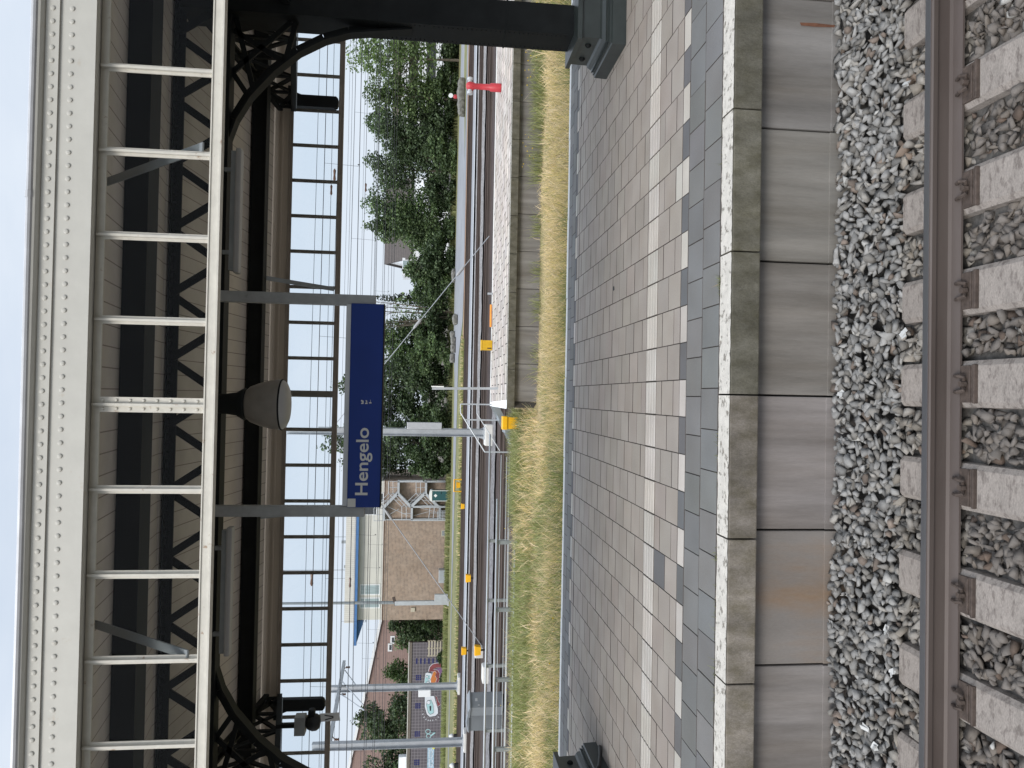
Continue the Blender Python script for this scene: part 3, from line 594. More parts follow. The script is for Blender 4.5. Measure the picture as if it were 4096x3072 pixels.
# columns with plinth, arched brackets and cross arms
def column(cx, label, mir):
    t = thing('canopy_column', label, 'column', (cx, 8.46, PZ), 'cast iron canopy columns'); s = mir
    b = MB()
    def ring(hx, hy, z): return [(cx - hx, 8.46 - hy, z), (cx + hx, 8.46 - hy, z), (cx + hx, 8.46 + hy, z), (cx - hx, 8.46 + hy, z)]
    lv = [(.35, .455, PZ + .001), (.345, .45, .93), (.325, .43, .94), (.325, .43, .957), (.30, .405, .962), (.31, .41, .985), (.285, .385, .99), (.27, .37, 1.03), (.25, .35, 1.05), (.245, .345, 1.235), (.285, .385, 1.25), (.285, .385, 1.30), (.19, .26, 1.315)]
    R_ = [ring(*l) for l in lv]; vs = [p for r in R_ for p in r]
    fs = [(i*4+k, i*4+(k+1)%4, (i+1)*4+(k+1)%4, (i+1)*4+k) for i in range(len(R_) - 1) for k in range(4)] + [(3, 2, 1, 0), tuple((len(R_)-1)*4 + k for k in range(4))]
    b.add(vs, fs); P = b.build('plinth', mat('dark_green_iron', (.028, .036, .036), .35, var=.25, scale=6, bump=.12, bscale=20, spec=.6), t)
    b = MB()
    for y in (8.46 - .17, 8.46 + .17):
        for z in (1.14,): b.lathe([(.035, 0), (.035, s * -.012), (.02, s * -.03), (0, s * -.032)], (cx - s * .247, y, z), 8, 'x')
    b.build('plinth_bolts', M['black'], P)
    b = MB()   # built-up shaft: two webs and two flanges, slightly tapering
    for (x0, x1, y0, y1) in ((-.165, .165, -.21, -.195), (-.165, .165, .195, .21), (-.165, -.15, -.195, .195), (.15, .165, -.195, .195)):
        b.box((cx + x0, 8.46 + y0, 1.31), (cx + x1, 8.46 + y1, 5.52))
    for z in (2.05, 2.9, 3.45): b.box((cx - .172, 8.46 - .216, z), (cx + .172, 8.46 + .216, z + .018))
    for k in range(40):
        z = 1.4 + k * .052
        for yy in (-.16, .16): b.lathe([(.010, 0), (.006, s * -.007), (0, s * -.008)], (cx - s * .165, 8.46 + yy, z), 6, 'x')
    b.build('shaft', M['black'], t)
    # arched brackets along the girder, both ways
    A = [(.18, 3.10), (.21, 3.34), (.27, 3.77), (.36, 4.03), (.515, 4.30), (.74, 4.557), (1.03, 4.80), (1.28, 4.94), (1.50, 5.012)]
    for d in (-1, 1):
        if d * s > 0 and False: continue
        b = MB()
        for i in range(len(A) - 1):
            (xa, za), (xb, zb) = A[i], A[i + 1]; v = Vector((d * (xb - xa), 0, zb - za)); n = Vector((-v.z, 0, v.x)).normalized() * (1 if d > 0 else -1)
            mid = Vector((cx + d * (xa + xb) / 2, YC + .02, (za + zb) / 2))
            b.obox(mid + n * .008, v / 2 * 1.04, (0, .075, 0), n * .012); b.obox(mid + n * .05, v / 2 * 1.02, (0, .011, 0), n * .045)
        # spandrel struts
        for (p, q) in (((.17, 4.35), (.62, 4.46)), ((.17, 4.98), (.95, 4.78)), ((.17, 4.40), (.75, 5.0)), ((.62, 4.46), (.30, 5.0)), ((1.03, 4.82), (.75, 5.01))):
            b.bar((cx + d * p[0], YC + .02, p[1]), (cx + d * q[0], YC + .02, q[1]), .03, .055, (0, 0, 1))
        b.build('arched_bracket', M['black'] if d == s else M['black'], t)
    # cross arms to both eaves
    for d in (-1, 1):
        b = MB(); ye = 8.46 + d * (2.93 if d > 0 else 3.35)
        for xo in (-.05, .05):
            b.bar((cx + xo, 8.46 + d * .2, 4.42), (cx + xo, ye, 4.885), .03, .07); b.bar((cx + xo, 8.46 + d * .2, 5.42), (cx + xo, ye, 5.07), .03, .07)
        n = 5
        for k in range(n):
            f0, f1 = k / n, (k + 1) / n; y0, y1 = 8.46 + d * .2 + (ye - 8.46 - d * .2) * f0, 8.46 + d * .2 + (ye - 8.46 - d * .2) * f1
            lo0, lo1, hi0, hi1 = 4.42 + .465 * f0, 4.42 + .465 * f1, 5.42 - .35 * f0, 5.42 - .35 * f1
            b.bar((cx, y0, lo0), (cx, y1, hi1), .025, .06); b.bar((cx, y0, hi0), (cx, y1, lo1), .025, .06)
            b.bar((cx, y1, lo1), (cx, y1, hi1), .03, .06, (0, 1, 0))
        b.box((cx - .09, min(ye, ye - d * .9), 4.80), (cx + .09, max(ye, ye - d * .9), 4.855)) if False else None
        b.build('cross_arm', M['black'], t)
        # drop leg at the eave
        b = MB(); pr = []
        yy = ye - d * .06
        w = .085
        prof = [(0, 5.05), (.12, 5.05), (.12, 4.30), (.10, 4.25), (.06, 4.232), (.02, 4.232), (0, 4.25)]
        b.prism([(-w, 4.95), (-w, 4.28), (-w + .02, 4.245), (-w + .06, 4.232), (w - .03, 4.232), (w, 4.26), (w, 4.76), (w + .03, 4.84), (w + .12, 4.90), (w + .12, 4.95)], (cx + .07 * s, yy, 0), (s, 0, 0), (0, 0, 1), (0, 1, 0), -.05, .05)
        b.build('eave_drop_leg', M['black'], t)
        b = MB(); b.bar((cx + .02 * s, 8.46 + d * .35, 4.40), (cx + .02 * s, ye - d * .05, 4.835), .11, .012); b.build('arm_cover_strip', M['galvdark'], t)
    return t
column(4.20, 'black cast iron column with stepped plinth and arched brackets, whole shaft in view', 1)
column(-4.43, 'black cast iron column showing only its plinth corner and upper bracket', -1)
b = MB(); q = [(-4.17, 7.9, 2.0), (-4.16, 7.93, 1.45), (-4.13, 8.0, 1.1), (-4.02, 8.2, .9), (-3.99, 8.45, .83), (-4.0, 8.62, .80)]
b.tube(q, .022, 8); tag(b.build('cable', M['plastic'], origin=q[-1], sm=True), 'black cable running down over the lower column plinth', 'cable')

# hanging sign
t = thing('station_sign', 'dark blue hanging station name sign on two grey posts reading Hengelo', 'sign', (-.115, 7.95, 3.3))
b = MB(); b.box((-1.158, 7.9, 3.312), (.93, 8.06, 3.642), .006); SB = b.build('sign_board', M['blue'], t)
b = MB(); b.box((-1.145, 7.915, 3.642), (.92, 8.045, 3.692), .004); b.build('sign_top_rail', M['alu'], t)
b = MB(); b.box((-1.16, 7.896, 3.304), (.932, 8.062, 3.313)); b.build('sign_bottom_rail', M['black'], t)
def text_mesh(name, body, size, loc, m, parent, off=.0, ext=.0012, rot=(PI / 2, 0, 0), sx=1.):
    c = bpy.data.curves.new(name + '_curve', 'FONT'); c.body = body; c.size = size; c.extrude = ext; c.offset = off; c.resolution_u = 6
    o = bpy.data.objects.new(name + '_tmp', c); COL.objects.link(o); bpy.context.view_layer.update()
    me = bpy.data.meshes.new_from_object(o.evaluated_get(bpy.context.evaluated_depsgraph_get())); COL.objects.unlink(o); bpy.data.objects.remove(o)
    from mathutils import Euler
    me.transform(Matrix.Translation(loc) @ Euler(rot).to_matrix().to_4x4() @ Matrix.Diagonal((sx, 1, 1, 1))); me.materials.clear()
    return link(name, me, m, parent)
p0, p1 = at(1469, 1985, 7.9), at(1469, 1716, 7.9)
tx = text_mesh('lettering', 'Hengelo', .178, (p0.x, 7.8985, p0.z), M['letter'], SB, off=.0022)
wd = max(v.co.x for v in tx.data.vertices) - min(v.co.x for v in tx.data.vertices); f = (p1.x - p0.x) / wd; mn = min(v.co.x for v in tx.data.vertices)
for v in tx.data.vertices: v.co.x = mn + (v.co.x - mn) * f
b = MB(); b.box((-1.153, 7.897, 3.556), (-1.068, 7.9005, 3.638)); b.build('grey_square', M['letter'], SB)
b = MB()
pp = at(1463, 1608, 7.9); z0 = pp.z + .0
for k in range(3):
    z = z0 + .032 - k * .040 - .01; x = pp.x + (.0 if k < 2 else .006)
    b.box((x - .02, 7.8975, z), (x - .008, 7.9005, z + .024)); b.box((x - .008, 7.8975, z + .004 * k), (x + .014, 7.9005, z + .012)); b.box((x + .004, 7.8975, z + .012), (x + .02, 7.9005, z + .026 - .008 * k))
b.build('worn_small_marks', M['letter'], SB)
for x0, z0 in ((.968, 3.40), (-1.205, 3.47)):
    b = MB(); b.box((x0 - .055, 7.93, z0), (x0 + .055, 8.03, 5.02), .008); b.build('post', M['greypost'], t)
# pendant lamp
t = thing('pendant_lamp', 'large dome shaped pendant lamp with frosted bowl hanging above the sign', 'lamp', (-.125, 8.1, 4.26))
b = MB(); c = (-.125, 8.1, 0); b.lathe([(.0, 5.02), (.10, 5.02), (.105, 4.90), (.12, 4.80), (.17, 4.72), (.155, 4.70), (.0, 4.70)], c, 24); b.build('lamp_neck', M['black'], t, sm=True)
b = MB(); b.lathe([(.13, 4.72), (.185, 4.66), (.225, 4.56), (.252, 4.45), (.262, 4.36), (.262, 4.335), (.258, 4.335), (.247, 4.45), (.21, 4.57)], c, 32); b.build('lamp_shade', M['shade'], t, sm=True)
b = MB(); b.lathe([(.264, 4.352), (.268, 4.345), (.264, 4.335), (.257, 4.335)], c, 32); b.build('lamp_rim', M['black'], t, sm=True)
b = MB(); b.lathe([(.257, 4.337), (.235, 4.305), (.18, 4.28), (.1, 4.268), (0, 4.264)], c, 32); b.build('lamp_bowl', M['opal'], t, sm=True)
# fluorescent battens under the girder
for (x0, x1, lab) in ((1.236, 2.543, "long grey fluorescent fitting under the girder in the photo's upper half"), (-2.731, -1.404, "long grey fluorescent fitting under the girder in the photo's lower half")):
    t = thing('strip_light', lab, 'strip light', ((x0 + x1) / 2, 8.2, 4.82), 'strip lights under the girder')
    b = MB(); b.box((x0 + .03, 8.15, 4.88), (x1 - .03, 8.25, 4.93)); b.box((x0 + .2, 8.18, 4.93), (x0 + .24, 8.22, 5.004)); b.box((x1 - .24, 8.18, 4.93), (x1 - .2, 8.22, 5.004)); b.build('housing', M['galvdark'], t)
    b = MB(); b.box((x0, 8.135, 4.825), (x1, 8.265, 4.884), .018); b.build('cover', M['opal'], t)
# camera with its box and the V plate, under the lower cross arm
t = thing('security_camera', 'black dome camera and grey box on a pole below the lower bracket', 'camera', (-4.09, 9.7, 4.1))
b = MB(); b.box((-4.135, 9.67, 4.36), (-4.085, 9.73, 4.62)); b.build('pole', M['black'], t)
b = MB(); b.box((-4.215, 9.62, 4.262), (-3.99, 9.78, 4.392), .008); b.box((-4.06, 9.612, 4.30), (-4.03, 9.62, 4.34)); b.build('junction_box', M['greypost'], t)
b = MB(); b.lathe([(0, 4.264), (.05, 4.262), (.085, 4.235), (.105, 4.18), (.10, 4.13), (.07, 4.09), (0, 4.078)], (-4.08, 9.7, 0), 20); b.build('dome', M['plastic'], t, sm=True)
b = MB(); b.box((-4.02, 9.64, 4.15), (-3.915, 9.76, 4.235), .03); b.build('hood', M['black'], t)
t = thing('letter_plate', 'small tilted white plate with a black letter V below the dome camera', 'sign', (-4.02, 9.7, 3.85))
b = MB(); ax = Vector((.05, 0, .006)); az = Vector((-.012, .02, .118)); b.obox((-4.015, 9.68, 3.965), ax, az.cross(ax).normalized() * .004, az); PL = b.build('plate', M['whitepaint'], t)
b = MB()
nrm = az.cross(ax).normalized(); nrm = nrm if nrm.y < 0 else -nrm
def vp(a, c): return Vector((-4.015, 9.68, 3.965)) + ax * a + az * c + nrm * .0055
for s in (-1, 1): b.obox((vp(s * .55, .55) + vp(s * .12, -.35)) / 2, (vp(s * .55, .55) - vp(s * .12, -.35)) / 2, ax * .13, nrm * .001)
b.build('letter', M['plastic'], PL)

# ------------------------------------------------------------------ platform two (across the grass)
P2X0 = -.30
b = MB(); b.box((P2X0 + .02, 19.75, -.4), (60, 24.8, PZ - .008)); tag(b.build('far_platform', M['joint']), kind='structure')
b = MB(); G = .014; GY = .028
for i in range(0, 100):
    for j in range(0, 10):
        if i == 0 and j % 2: tile(P2X0 + .12, P2X0 + .385, 19.8 + j * .5, 19.8 + (j + 1) * .5, jit((.46, .41, .37), .18, .03))
        x0 = P2X0 + .12 + i * .53 + (.265 if j % 2 else 0); tile(x0, x0 + .53, 19.8 + j * .5, 19.8 + (j + 1) * .5, jit((.46, .41, .37), .18, .03))
tag(b.build('far_paving', M['slab']), kind='structure')
t = thing('far_platform_wall', 'concrete wall of the far platform behind the dry grass with mossy coping', 'platform wall', (4, 19.65, -.1))
for k in range(0, 26):
    x0 = -.28 + 1.0 * k; b = MB(); b.box((x0 + .006, 19.56, .585), (x0 + .994, 19.79, PZ + .002), .008); b.build('coping_stone', M['coping'], t)
for k in range(0, 26):
    x0 = -.12 + .985 * k; b = MB(); b.box((x0 + .006, 19.70, -.4), (x0 + .979, 19.80, .583), .008); b.build('wall_panel', M['concrete'], t)
b = MB(); b.box((-.28, 19.575, PZ + .003), (25, 19.62, PZ + .0065)); b.build('edge_line', M['copingtop'], t)
b = MB(); b.face([(P2X0 - .01, 19.6, PZ + .008), (P2X0 + .22, 19.6, PZ + .008), (P2X0 + .12, 24.8, PZ + .008), (P2X0 - .01, 24.8, PZ + .008)]); b.face([(P2X0 - .012, 19.6, PZ + .008), (P2X0 - .012, 24.8, PZ + .008), (P2X0 - .012, 24.8, .70), (P2X0 - .012, 19.6, .70)]); tag(b.build('end_marking', M['dirtwhite']), kind='structure')
b = MB(); b.box((P2X0, 24.62, -.4), (60, 24.85, PZ + .004)); tag(b.build('far_platform_rear_kerb', M['padwhite']), kind='structure')
# stairs down to the track at the end of platform two
t = thing('access_stairs', 'grey steel stairs with handrail descending from the end of the far platform', 'stairs', (-1.0, 24.0, 0))
b = MB(); ra = [(-.256, 24.1, 1.776), (-.534, 24.1, 1.77), (-1.765, 24.1, .975)]; rb = [(-.256, 24.1, 1.26), (-.547, 24.1, 1.25), (-1.718, 24.1, .50)]
for x, z0, z1 in ((-.256, .78, 1.776), (-.75, .60, 1.63), (-1.765, .0, .975)): b.box((x - .022, 24.08, z0), (x + .022, 24.12, z1))
b.tube(ra, .022, 6); b.tube(rb, .016, 6); b.build('handrail', M['galv'], t)
for yy in (24.05, 23.1):
    b = MB(); b.bar((-.3, yy, .74), (-1.80, yy, -.05), .02, .17); b.build('stringer', M['galvdark'], t)
for k in range(4): b = MB(); b.box((-.45 - k * .36, 23.1, .60 - k * .19), (-.75 - k * .36, 24.05, .63 - k * .19)); b.build('tread', M['galvdark'], t)
# items on platform two
p = atz(2005, 352, PZ)
t = thing('fire_hydrant', 'red standpipe hydrant with two silver outlets on the far platform', 'hydrant', p); x, y, _ = p
b = MB(); b.lathe([(.0, PZ), (.13, PZ), (.13, PZ + .02), (.125, 1.10), (.09, 1.14), (.088, 1.58), (.12, 1.64), (.135, 1.74), (.10, 1.82), (.05, 1.85), (0, 1.855)], (x, y, 0), 16); b.build('standpipe', M['red'], t, sm=True)
for s in (-1, 1): b = MB(); b.lathe([(.06, s * .10), (.06, s * .17), (.085, s * .17), (.085, s * .25), (0, s * .25)], (x, y, 1.73), 12, 'x'); b.build('outlet', M['alu'], t)
p = at(1960, 1388, 24.4); t = thing('grit_box', 'yellow square grit box with dark handle at the back of the far platform', 'box', (1.64, 24.4, PZ + .01))
b = MB(); b.box((1.49, 24.25, PZ + .01), (1.80, 24.55, 1.115), .008); b.build('box_body', M['yellowd'], t); b = MB(); b.box((1.48, 24.24, 1.116), (1.81, 24.56, 1.15), .006); b.build('lid', M['yellowd'], t); b = MB(); b.box((1.53, 24.238, .82), (1.56, 24.25, .95)); b.build('handle', M['plastic'], t)
b = MB(); b.tube([(2.254, 24.5, .83), (2.978, 24.5, .835)], .035, 8); tag(b.build('orange_pipe', M['orange'], origin=(2.6, 24.5, .8)), 'short orange pipe lying on the rear edge of the far platform', 'pipe')
b = MB(); b.box((3.30, 24.45, PZ + .006), (3.36, 24.52, PZ + .17)); tag(b.build('marker_peg', M['galv'], origin=(3.33, 24.5, PZ)), 'small grey peg on the rear edge of the far platform', 'peg')
t = thing('sign_pole', 'thin grey pole with a narrow sign near the end of the far platform', 'pole', (.24, 22.1, PZ))
b = MB(); b.bar((.24, 22.1, PZ), (.20, 22.1, 2.70), .07, .05, (0, 1, 0)); b.build('pole_shaft', M['galv'], t); b = MB(); b.box((.245, 22.05, 2.36), (.275, 22.3, 2.72)); b.build('sign_panel', M['whitepaint'], t)
p = at(2060, 1692, 21.2); t = thing('yellow_bin', 'yellow plastic container standing in the grass beside the stairs', 'container', (p.x, 21.2, .1))
b = MB(); b.prism([(-.15, 0), (.15, 0), (.165, .5), (-.165, .5)], (p.x, 21.2, .1), (1, 0, 0), (0, 0, 1), (0, 1, 0), -.15, .15); b.build('bin_body', M['yellow'], t)
b = MB(); b.box((p.x - .185, 21.02, .60), (p.x + .185, 21.38, .735), .012); b.build('lid', M['yellow'], t)

# pipe railing along the tracks on the left of platform two
t = thing('pipe_fence', 'grey pipe railing on steel posts between the grass and the far tracks', 'fence', (-8, 21.6, 0))
for x in (-4.15, -6.06, -8.04, -10.0, -12.0, -14.0): b = MB(); b.box((x - .05, 21.55, -.1), (x + .05, 21.65, .78)); b.box((x - .06, 21.62, .70), (x + .06, 21.655, .80)); b.build('post', M['galvdark'], t)
for z, x0 in ((.80, -2.9), (.27, -4.2)): b = MB(); b.tube([(x0, 21.5, z), (-9, 21.5, z - .01), (-16, 21.5, z - .015)], .03, 8); b.build('rail_pipe', M['galv'], t, sm=True)
t = thing('conduit_fence', 'second grey pipe run on posts close behind the pipe railing', 'fence', (-8, 24.2, 0))
for x in (-4.6, -6.49, -8.56, -10.6, -13.0): b = MB(); b.box((x - .045, 24.15, -.1), (x + .045, 24.25, .80)); b.build('post', M['galvdark'], t)
for z, x0 in ((.82, -1.2), (.16, -4.2)): b = MB(); b.tube([(x0, 24.1, z), (-9, 24.1, z), (-17, 24.1, z)], .03, 8); b.build('rail_pipe', M['galv'], t, sm=True)
for i, (yy, z) in enumerate(((22.7, .42), (23.1, .30), (23.4, .52))):
    b = MB(); b.tube([(-1.8, yy, z), (-17, yy, z)], .012, 5); tag(b.build('pull_wire', M['galv'], origin=(-8, yy, z)), 'thin signal pull wire behind the pipe railing, %s of three' % ['middle', 'lowest', 'highest'][i], 'wire', 'pull wires')
# signal cabinets
def cabinet(p, w, d, h, rz, lab, door):
    t = thing('signal_cabinet', lab, 'cabinet', p, 'signal cabinets'); x, y, z = p; R_ = Matrix.Rotation(rz, 3, 'Z'); ex, ey = R_ @ Vector((1, 0, 0)), R_ @ Vector((0, 1, 0)); ez = Vector((0, 0, 1)); P = Vector(p)
    b = MB(); b.obox(P + ez * (h / 2 + .06), ex * w / 2, ey * d / 2, ez * (h / 2)); b.build('cabinet_body', M['cab'], t)
    b = MB(); b.prism([(-w / 2 - .05, 0), (w / 2 + .05, 0), (w / 2 + .05, .03), (0, .10), (-w / 2 - .05, .03)], P + ez * (h + .062), ex, ez, ey, -d / 2 - .05, d / 2 + .05); b.build('cabinet_roof', M['cab'], t)
    b = MB(); b.obox(P + ez * .03, ex * (w / 2 - .06), ey * (d / 2 - .06), ez * .035); b.build('cabinet_foot', M['plastic'], t)
    b = MB(); q = P + ex * (w / 2 + .004) + ez * (h / 2 + .06); b.obox(q, ex * .004, ey * (d / 2 - .03), ez * (h / 2 - .04)); D = b.build('door', M['cab'], t)
    b = MB()
    for dz in (-.28, .28): b.obox(q + ex * .015 + ey * -(d / 2 - .08) + ez * dz, ex * .012, ey * .012, ez * .03)
    b.obox(q + ex * .006 + ez * .36 , ex * .002, ey * .05, ez * .04); b.build('handle', M['alu'], D)
cabinet((-10.72, 26.6, -.05), .62, .55, 1.12, -.75, 'grey signal cabinet with a slanting door face, nearer of the trackside pair', 1)
cabinet((-11.55, 27.1, -.05), .55, .55, 1.12, .35, 'grey signal cabinet standing half hidden behind its twin by the tracks', 1)

# ------------------------------------------------------------------ far rails
def far_rail(y, lab, x0=-90, x1=95):
    t = thing('rail', lab, 'rail', (0, y, 0), 'rails')
    b = MB(); b.prism([(-.07, -.16), (.07, -.16), (.012, -.13), (.012, -.05), (.036, -.035), (.036, 0), (-.036, 0), (-.036, -.035), (-.012, -.05), (-.012, -.13)], (0, y, 0), (0, 1, 0), (0, 0, 1), (1, 0, 0), x0, x1); b.build('rail_body', M['rail'], t)
    b = MB(); b.box((x0, y - .024, .0), (x1, y + .024, .003)); b.build('running_band', M['fartop'], t); return t
M['fartop'] = mat('far_rail_band', (.15, .10, .08), .6, .2, var=.1, scale=1)
TR = [(28.5, 'directly behind the pipe railing', -90, 95), (38.8, 'beyond the far platform', -90, 95), (46.0, 'in front of the concrete walk', -90, 95), (54.7, 'just beyond the concrete walk', -90, 95), (58.4, 'nearest the road', -90, 95)]
for yc, w_, xa, xb in TR:
    for s, nm in ((-1, 'nearer'), (1, 'farther')):
        far_rail(yc + s * .72, '%s rust brown rail of the track %s' % (nm, w_), xa, xb)
# third check rails give the dense brown bands
# yellow track boxes
def ybox(x, y, s, lab, frame=False):
    t = thing('track_box', lab, 'box', (x, y, -.05), 'yellow trackside boxes')
    b = MB(); b.prism([(-.30 * s, .12 * s), (.30 * s, .12 * s), (.36 * s, .55 * s), (-.36 * s, .55 * s)], (x, y, 0), (1, 0, 0), (0, 0, 1), (0, 1, 0), -.3 * s, .3 * s); b.build('box_shell', M['yellow'], t)
    b = MB(); b.box((x - .38 * s, y - .22 * s, .551 * s), (x + .38 * s, y + .22 * s, .60 * s)); b.build('lid', M['yellow'], t)
    b = MB(); b.box((x - .06 * s, y - .06 * s, -.15), (x + .06 * s, y + .06 * s, .119 * s)); b.build('foot', M['plastic'], t)
    if frame:
        b = MB(); b.tube([(x - .75 * s, y - .3, -.1), (x - .75 * s, y - .3, .9 * s), (x + .75 * s, y - .3, .9 * s), (x + .75 * s, y - .3, -.1)], .06, 8); b.build('guard_frame', M['yellow'], t)
for (x, y, yy, s, lab, fr) in ((1842, 2025, 53.2, .5, 'yellow trackside box by the walk, below the portable toilet', False), (1885, 2312, 44.6, .6, 'yellow trackside box in front of the brick wall', False), (1866, 2603, 47.6, .6, 'yellow trackside box at the walk, by the tiled wall', False), (1925, 2600, 36.0, .6, 'yellow trackside box where the lower guy wire meets the ground', False), (1830, 1940, 59.9, .62, 'yellow trackside box inside a yellow guard frame', True)):
    p = at(x, y, yy); ybox(p.x, yy, s, lab, fr)
# pale foundations and concrete blocks
def pad(x, y, w, d, z0, z1, lab):
    b = MB(); b.box((x - w / 2, y - d / 2, z0), (x + w / 2, y + d / 2, z1), .06); tag(b.build('foundation_block', M['padwhite'], origin=(x, y, z0)), lab, 'concrete block', 'mast foundations')
pad(-1.72, 34.0, .95, .8, -.2, .24, 'white concrete foundation under the mast behind the stairs'); pad(-21.45, 57.0, 1.3, 1.0, -.15, .12, 'pale foundation under the mast at the far side of the walk'); pad(-21.4, 47.6, 1.2, .9, -.2, .14, 'pale foundation under the mast at the near side of the walk'); pad(-12.2, 33.6, .75, .6, -.2, .18, 'pale concrete anchor block near the signal cabinets'); pad(-12.6, 37.6, .5, .5, -.2, .25, 'small pale anchor block at the foot of the lower guy wire')

# ------------------------------------------------------------------ catenary masts, portal beam, guys, wires
def hmast(x, y, z0, z1, w, lab, dark=.0):
    t = thing('catenary_mast', lab, 'mast', (x, y, z0), 'catenary masts')
    b = MB(); h = w / 2
    b.box((x - h, y - h, z0), (x - h + .02, y + h, z1)); b.box((x + h - .02, y - h, z0), (x + h, y + h, z1)); b.box((x - h + .02, y - .012, z0), (x + h - .02, y + .012, z1)); b.build('mast_shaft', M['galv'], t)
    b = MB(); b.box((x - h - .12, y - h - .12, z0 - .02), (x + h + .12, y + h + .12, z0 + .04)); 
    for s in (-1, 1): b.prism([(0, 0), (.1, 0), (0, .4)], (x + s * h, y - .01, z0 + .04), (s, 0, 0), (0, 0, 1), (0, 1, 0), 0, .02)
    b.build('base_plate', M['galv'], t); return t
t = hmast(-1.66, 34.0, .25, 8.85, .30, 'tall galvanised catenary mast with a grey box, rising behind the stairs and sign')
b = MB(); b.box((-1.50, 33.75, 2.15), (-1.20, 34.05, 3.68), .02); b.build('equipment_box', M['alu'], t)
b = MB(); b.tube([(-1.47, 33.83, .4), (-1.47, 33.83, 2.2)], .03, 6); b.tube([(-1.47, 33.83, 3.6), (-1.47, 33.83, 7.5)], .02, 6); b.build('cable_pipe', M['galvdark'], t)
b = MB(); b.bar((-1.66, 34.0, 6.1), (-1.66, 37.2, 6.7), .07, .07); b.bar((-1.66, 34.0, 7.6), (-1.66, 37.2, 6.72), .04, .04); b.build('bracket_arm', M['galv'], t)
b = MB(); b.lathe([(.05, 0), (.09, .04), (.05, .08), (.09, .12), (.05, .16), (.09, .2), (.05, .24)], (-1.66, 37.3, 6.35), 8); b.build('insulator', M['insul'], t)
t = hmast(-21.6, 57.0, .15, 9.4, .42, 'galvanised catenary mast on the far side of the walk, in front of the graffiti'); 
b = MB(); b.box((-22.25, 56.7, 2.1), (-21.75, 57.0, 3.0), .02); b.build('equipment_box', M['whiteframe'], t)
b = MB(); b.bar((-21.6, 57.0, 7.4), (-21.1, 59.3, 8.6), .07, .07); b.build('strut', M['galv'], t)
t = hmast(-21.55, 47.7, .17, 9.35, .42, 'galvanised catenary mast nearest the lower edge of the photo')
t = thing('portal_beam', 'sloping galvanised cross beam joining two catenary masts', 'beam', (-21.5, 54, 8.6))
b = MB(); A0, A1 = Vector((-21.55, 47.9, 8.35)), Vector((-20.9, 60.6, 8.80))
for dx in (-.11, .11): b.bar(A0 + Vector((dx, 0, 0)), A1 + Vector((dx, 0, 0)), .05, .22)
for k in range(14):
    f0, f1 = k / 14, (k + 1) / 14; b.bar(A0.lerp(A1, f0) + Vector((-.1, 0, .08)), A0.lerp(A1, f1) + Vector((.1, 0, .08)), .03, .02)
b.build('beam_chords', M['galv'], t)
for (f, dx) in ((.08, -.2), (.55, 0), (.9, .1)):
    q = A0.lerp(A1, f); b = MB(); b.tube([q + Vector((0, 0, -.1)), q + Vector((dx, 0, -.25))], .03, 6); b.lathe([(.05, 0), (.1, -.05), (.05, -.1), (.1, -.15), (.05, -.2), (.1, -.25), (.05, -.3)], q + Vector((dx, 0, -.22)), 8); b.build('insulator', M['insul'], t)
q = A0.lerp(A1, .55); b = MB(); b.tube([q + Vector((0, 0, -.2)), q + Vector((-.1, -2.6, -2.0))], .045, 6); b.tube([q + Vector((.3, 1.6, -.1)), q + Vector((.1, -2.2, -1.9))], .04, 6); b.build('cantilever_tube', M['galv'], t)
t = thing('catenary_mast', 'tall slender mast with a grey cabinet in front of the brick wall', 'mast', (-22.15, 82, 0), 'catenary masts')
b = MB(); b.box((-22.15 - .33, 81.8, .02), (-22.15 + .33, 82.2, .2)); b.box((-22.36, 81.8, .2), (-21.94, 82.2, 5.75)); b.build('mast_foot', M['galv'], t)
b = MB(); b.tube([(-22.1, 82, 5.7), (-22.05, 82, 19.5)], [.17, .12], 10); b.build('mast_shaft', M['galvdark'], t)
b = MB(); b.box((-21.95, 81.6, .15), (-21.2, 82.0, 1.55), .02); b.build('equipment_box', M['galv'], t)
b = MB(); b.bar((-22.4, 81.9, 5.6), (-21.5, 81.9, 5.9), .12, .3); b.build('clamp', M['rustclip'], t)
def guy(p, q, lab, ins):
    t = thing('guy_wire', lab, 'guy wire', q, 'guy wires of the mast behind the stairs'); p, q = Vector(p), Vector(q)
    b = MB(); b.tube([p, q], .020, 6); b.build('rod', M['galv'], t)
    for f in ins:
        c = p.lerp(q, f); d = (q - p).normalized() * .28; b = MB(); b.tube([c - d, c - d * .6, c, c + d * .6, c + d], [.03, .065, .065, .065, .03], 8); b.build('insulator', M['opal'], t)
guy((-1.66, 34.0, 7.05), at(1957, 944, 33.2), 'pale diagonal guy wire in front of the trees, anchored beyond the far platform', (.55, .82))
guy((-1.66, 34.0, 7.05), at(1932, 2590, 37.5), 'pale diagonal guy wire in front of the brick wall, anchored by a yellow box', (.36,))
# overhead wires
def wire(lab, y, z, r=.010, sag=.0, drops=None, xs=(-70, 75), dzx=0.):
    t = thing('overhead_wire', lab, 'wire', (0, y, z), 'overhead line wires'); b = MB(); n = 26
    P = [(xs[0] + (xs[1] - xs[0]) * i / n, y, z + dzx * (xs[0] + (xs[1] - xs[0]) * i / n) - sag * (1 - math.cos((xs[0] + (xs[1] - xs[0]) * i / n + 10) * 2 * PI / 60)) / 2) for i in range(n + 1)]
    b.tube(P, r * 1.25, 5); b.build('wire_line', M['wire'], t)
    if drops:
        for x in drops:
            b = MB(); zz = z + dzx * x - sag * (1 - math.cos((x + 10) * 2 * PI / 60)) / 2
            b.tube([(x, y, zz), (x - .06, y, zz - drops_h[y])], r * .5, 4); b.lathe([(0, 0), (r * 3, r * 5), (0, r * 10)], (x, y, zz - drops_h[y]), 5)
            b.build('dropper', M['wire'], t)
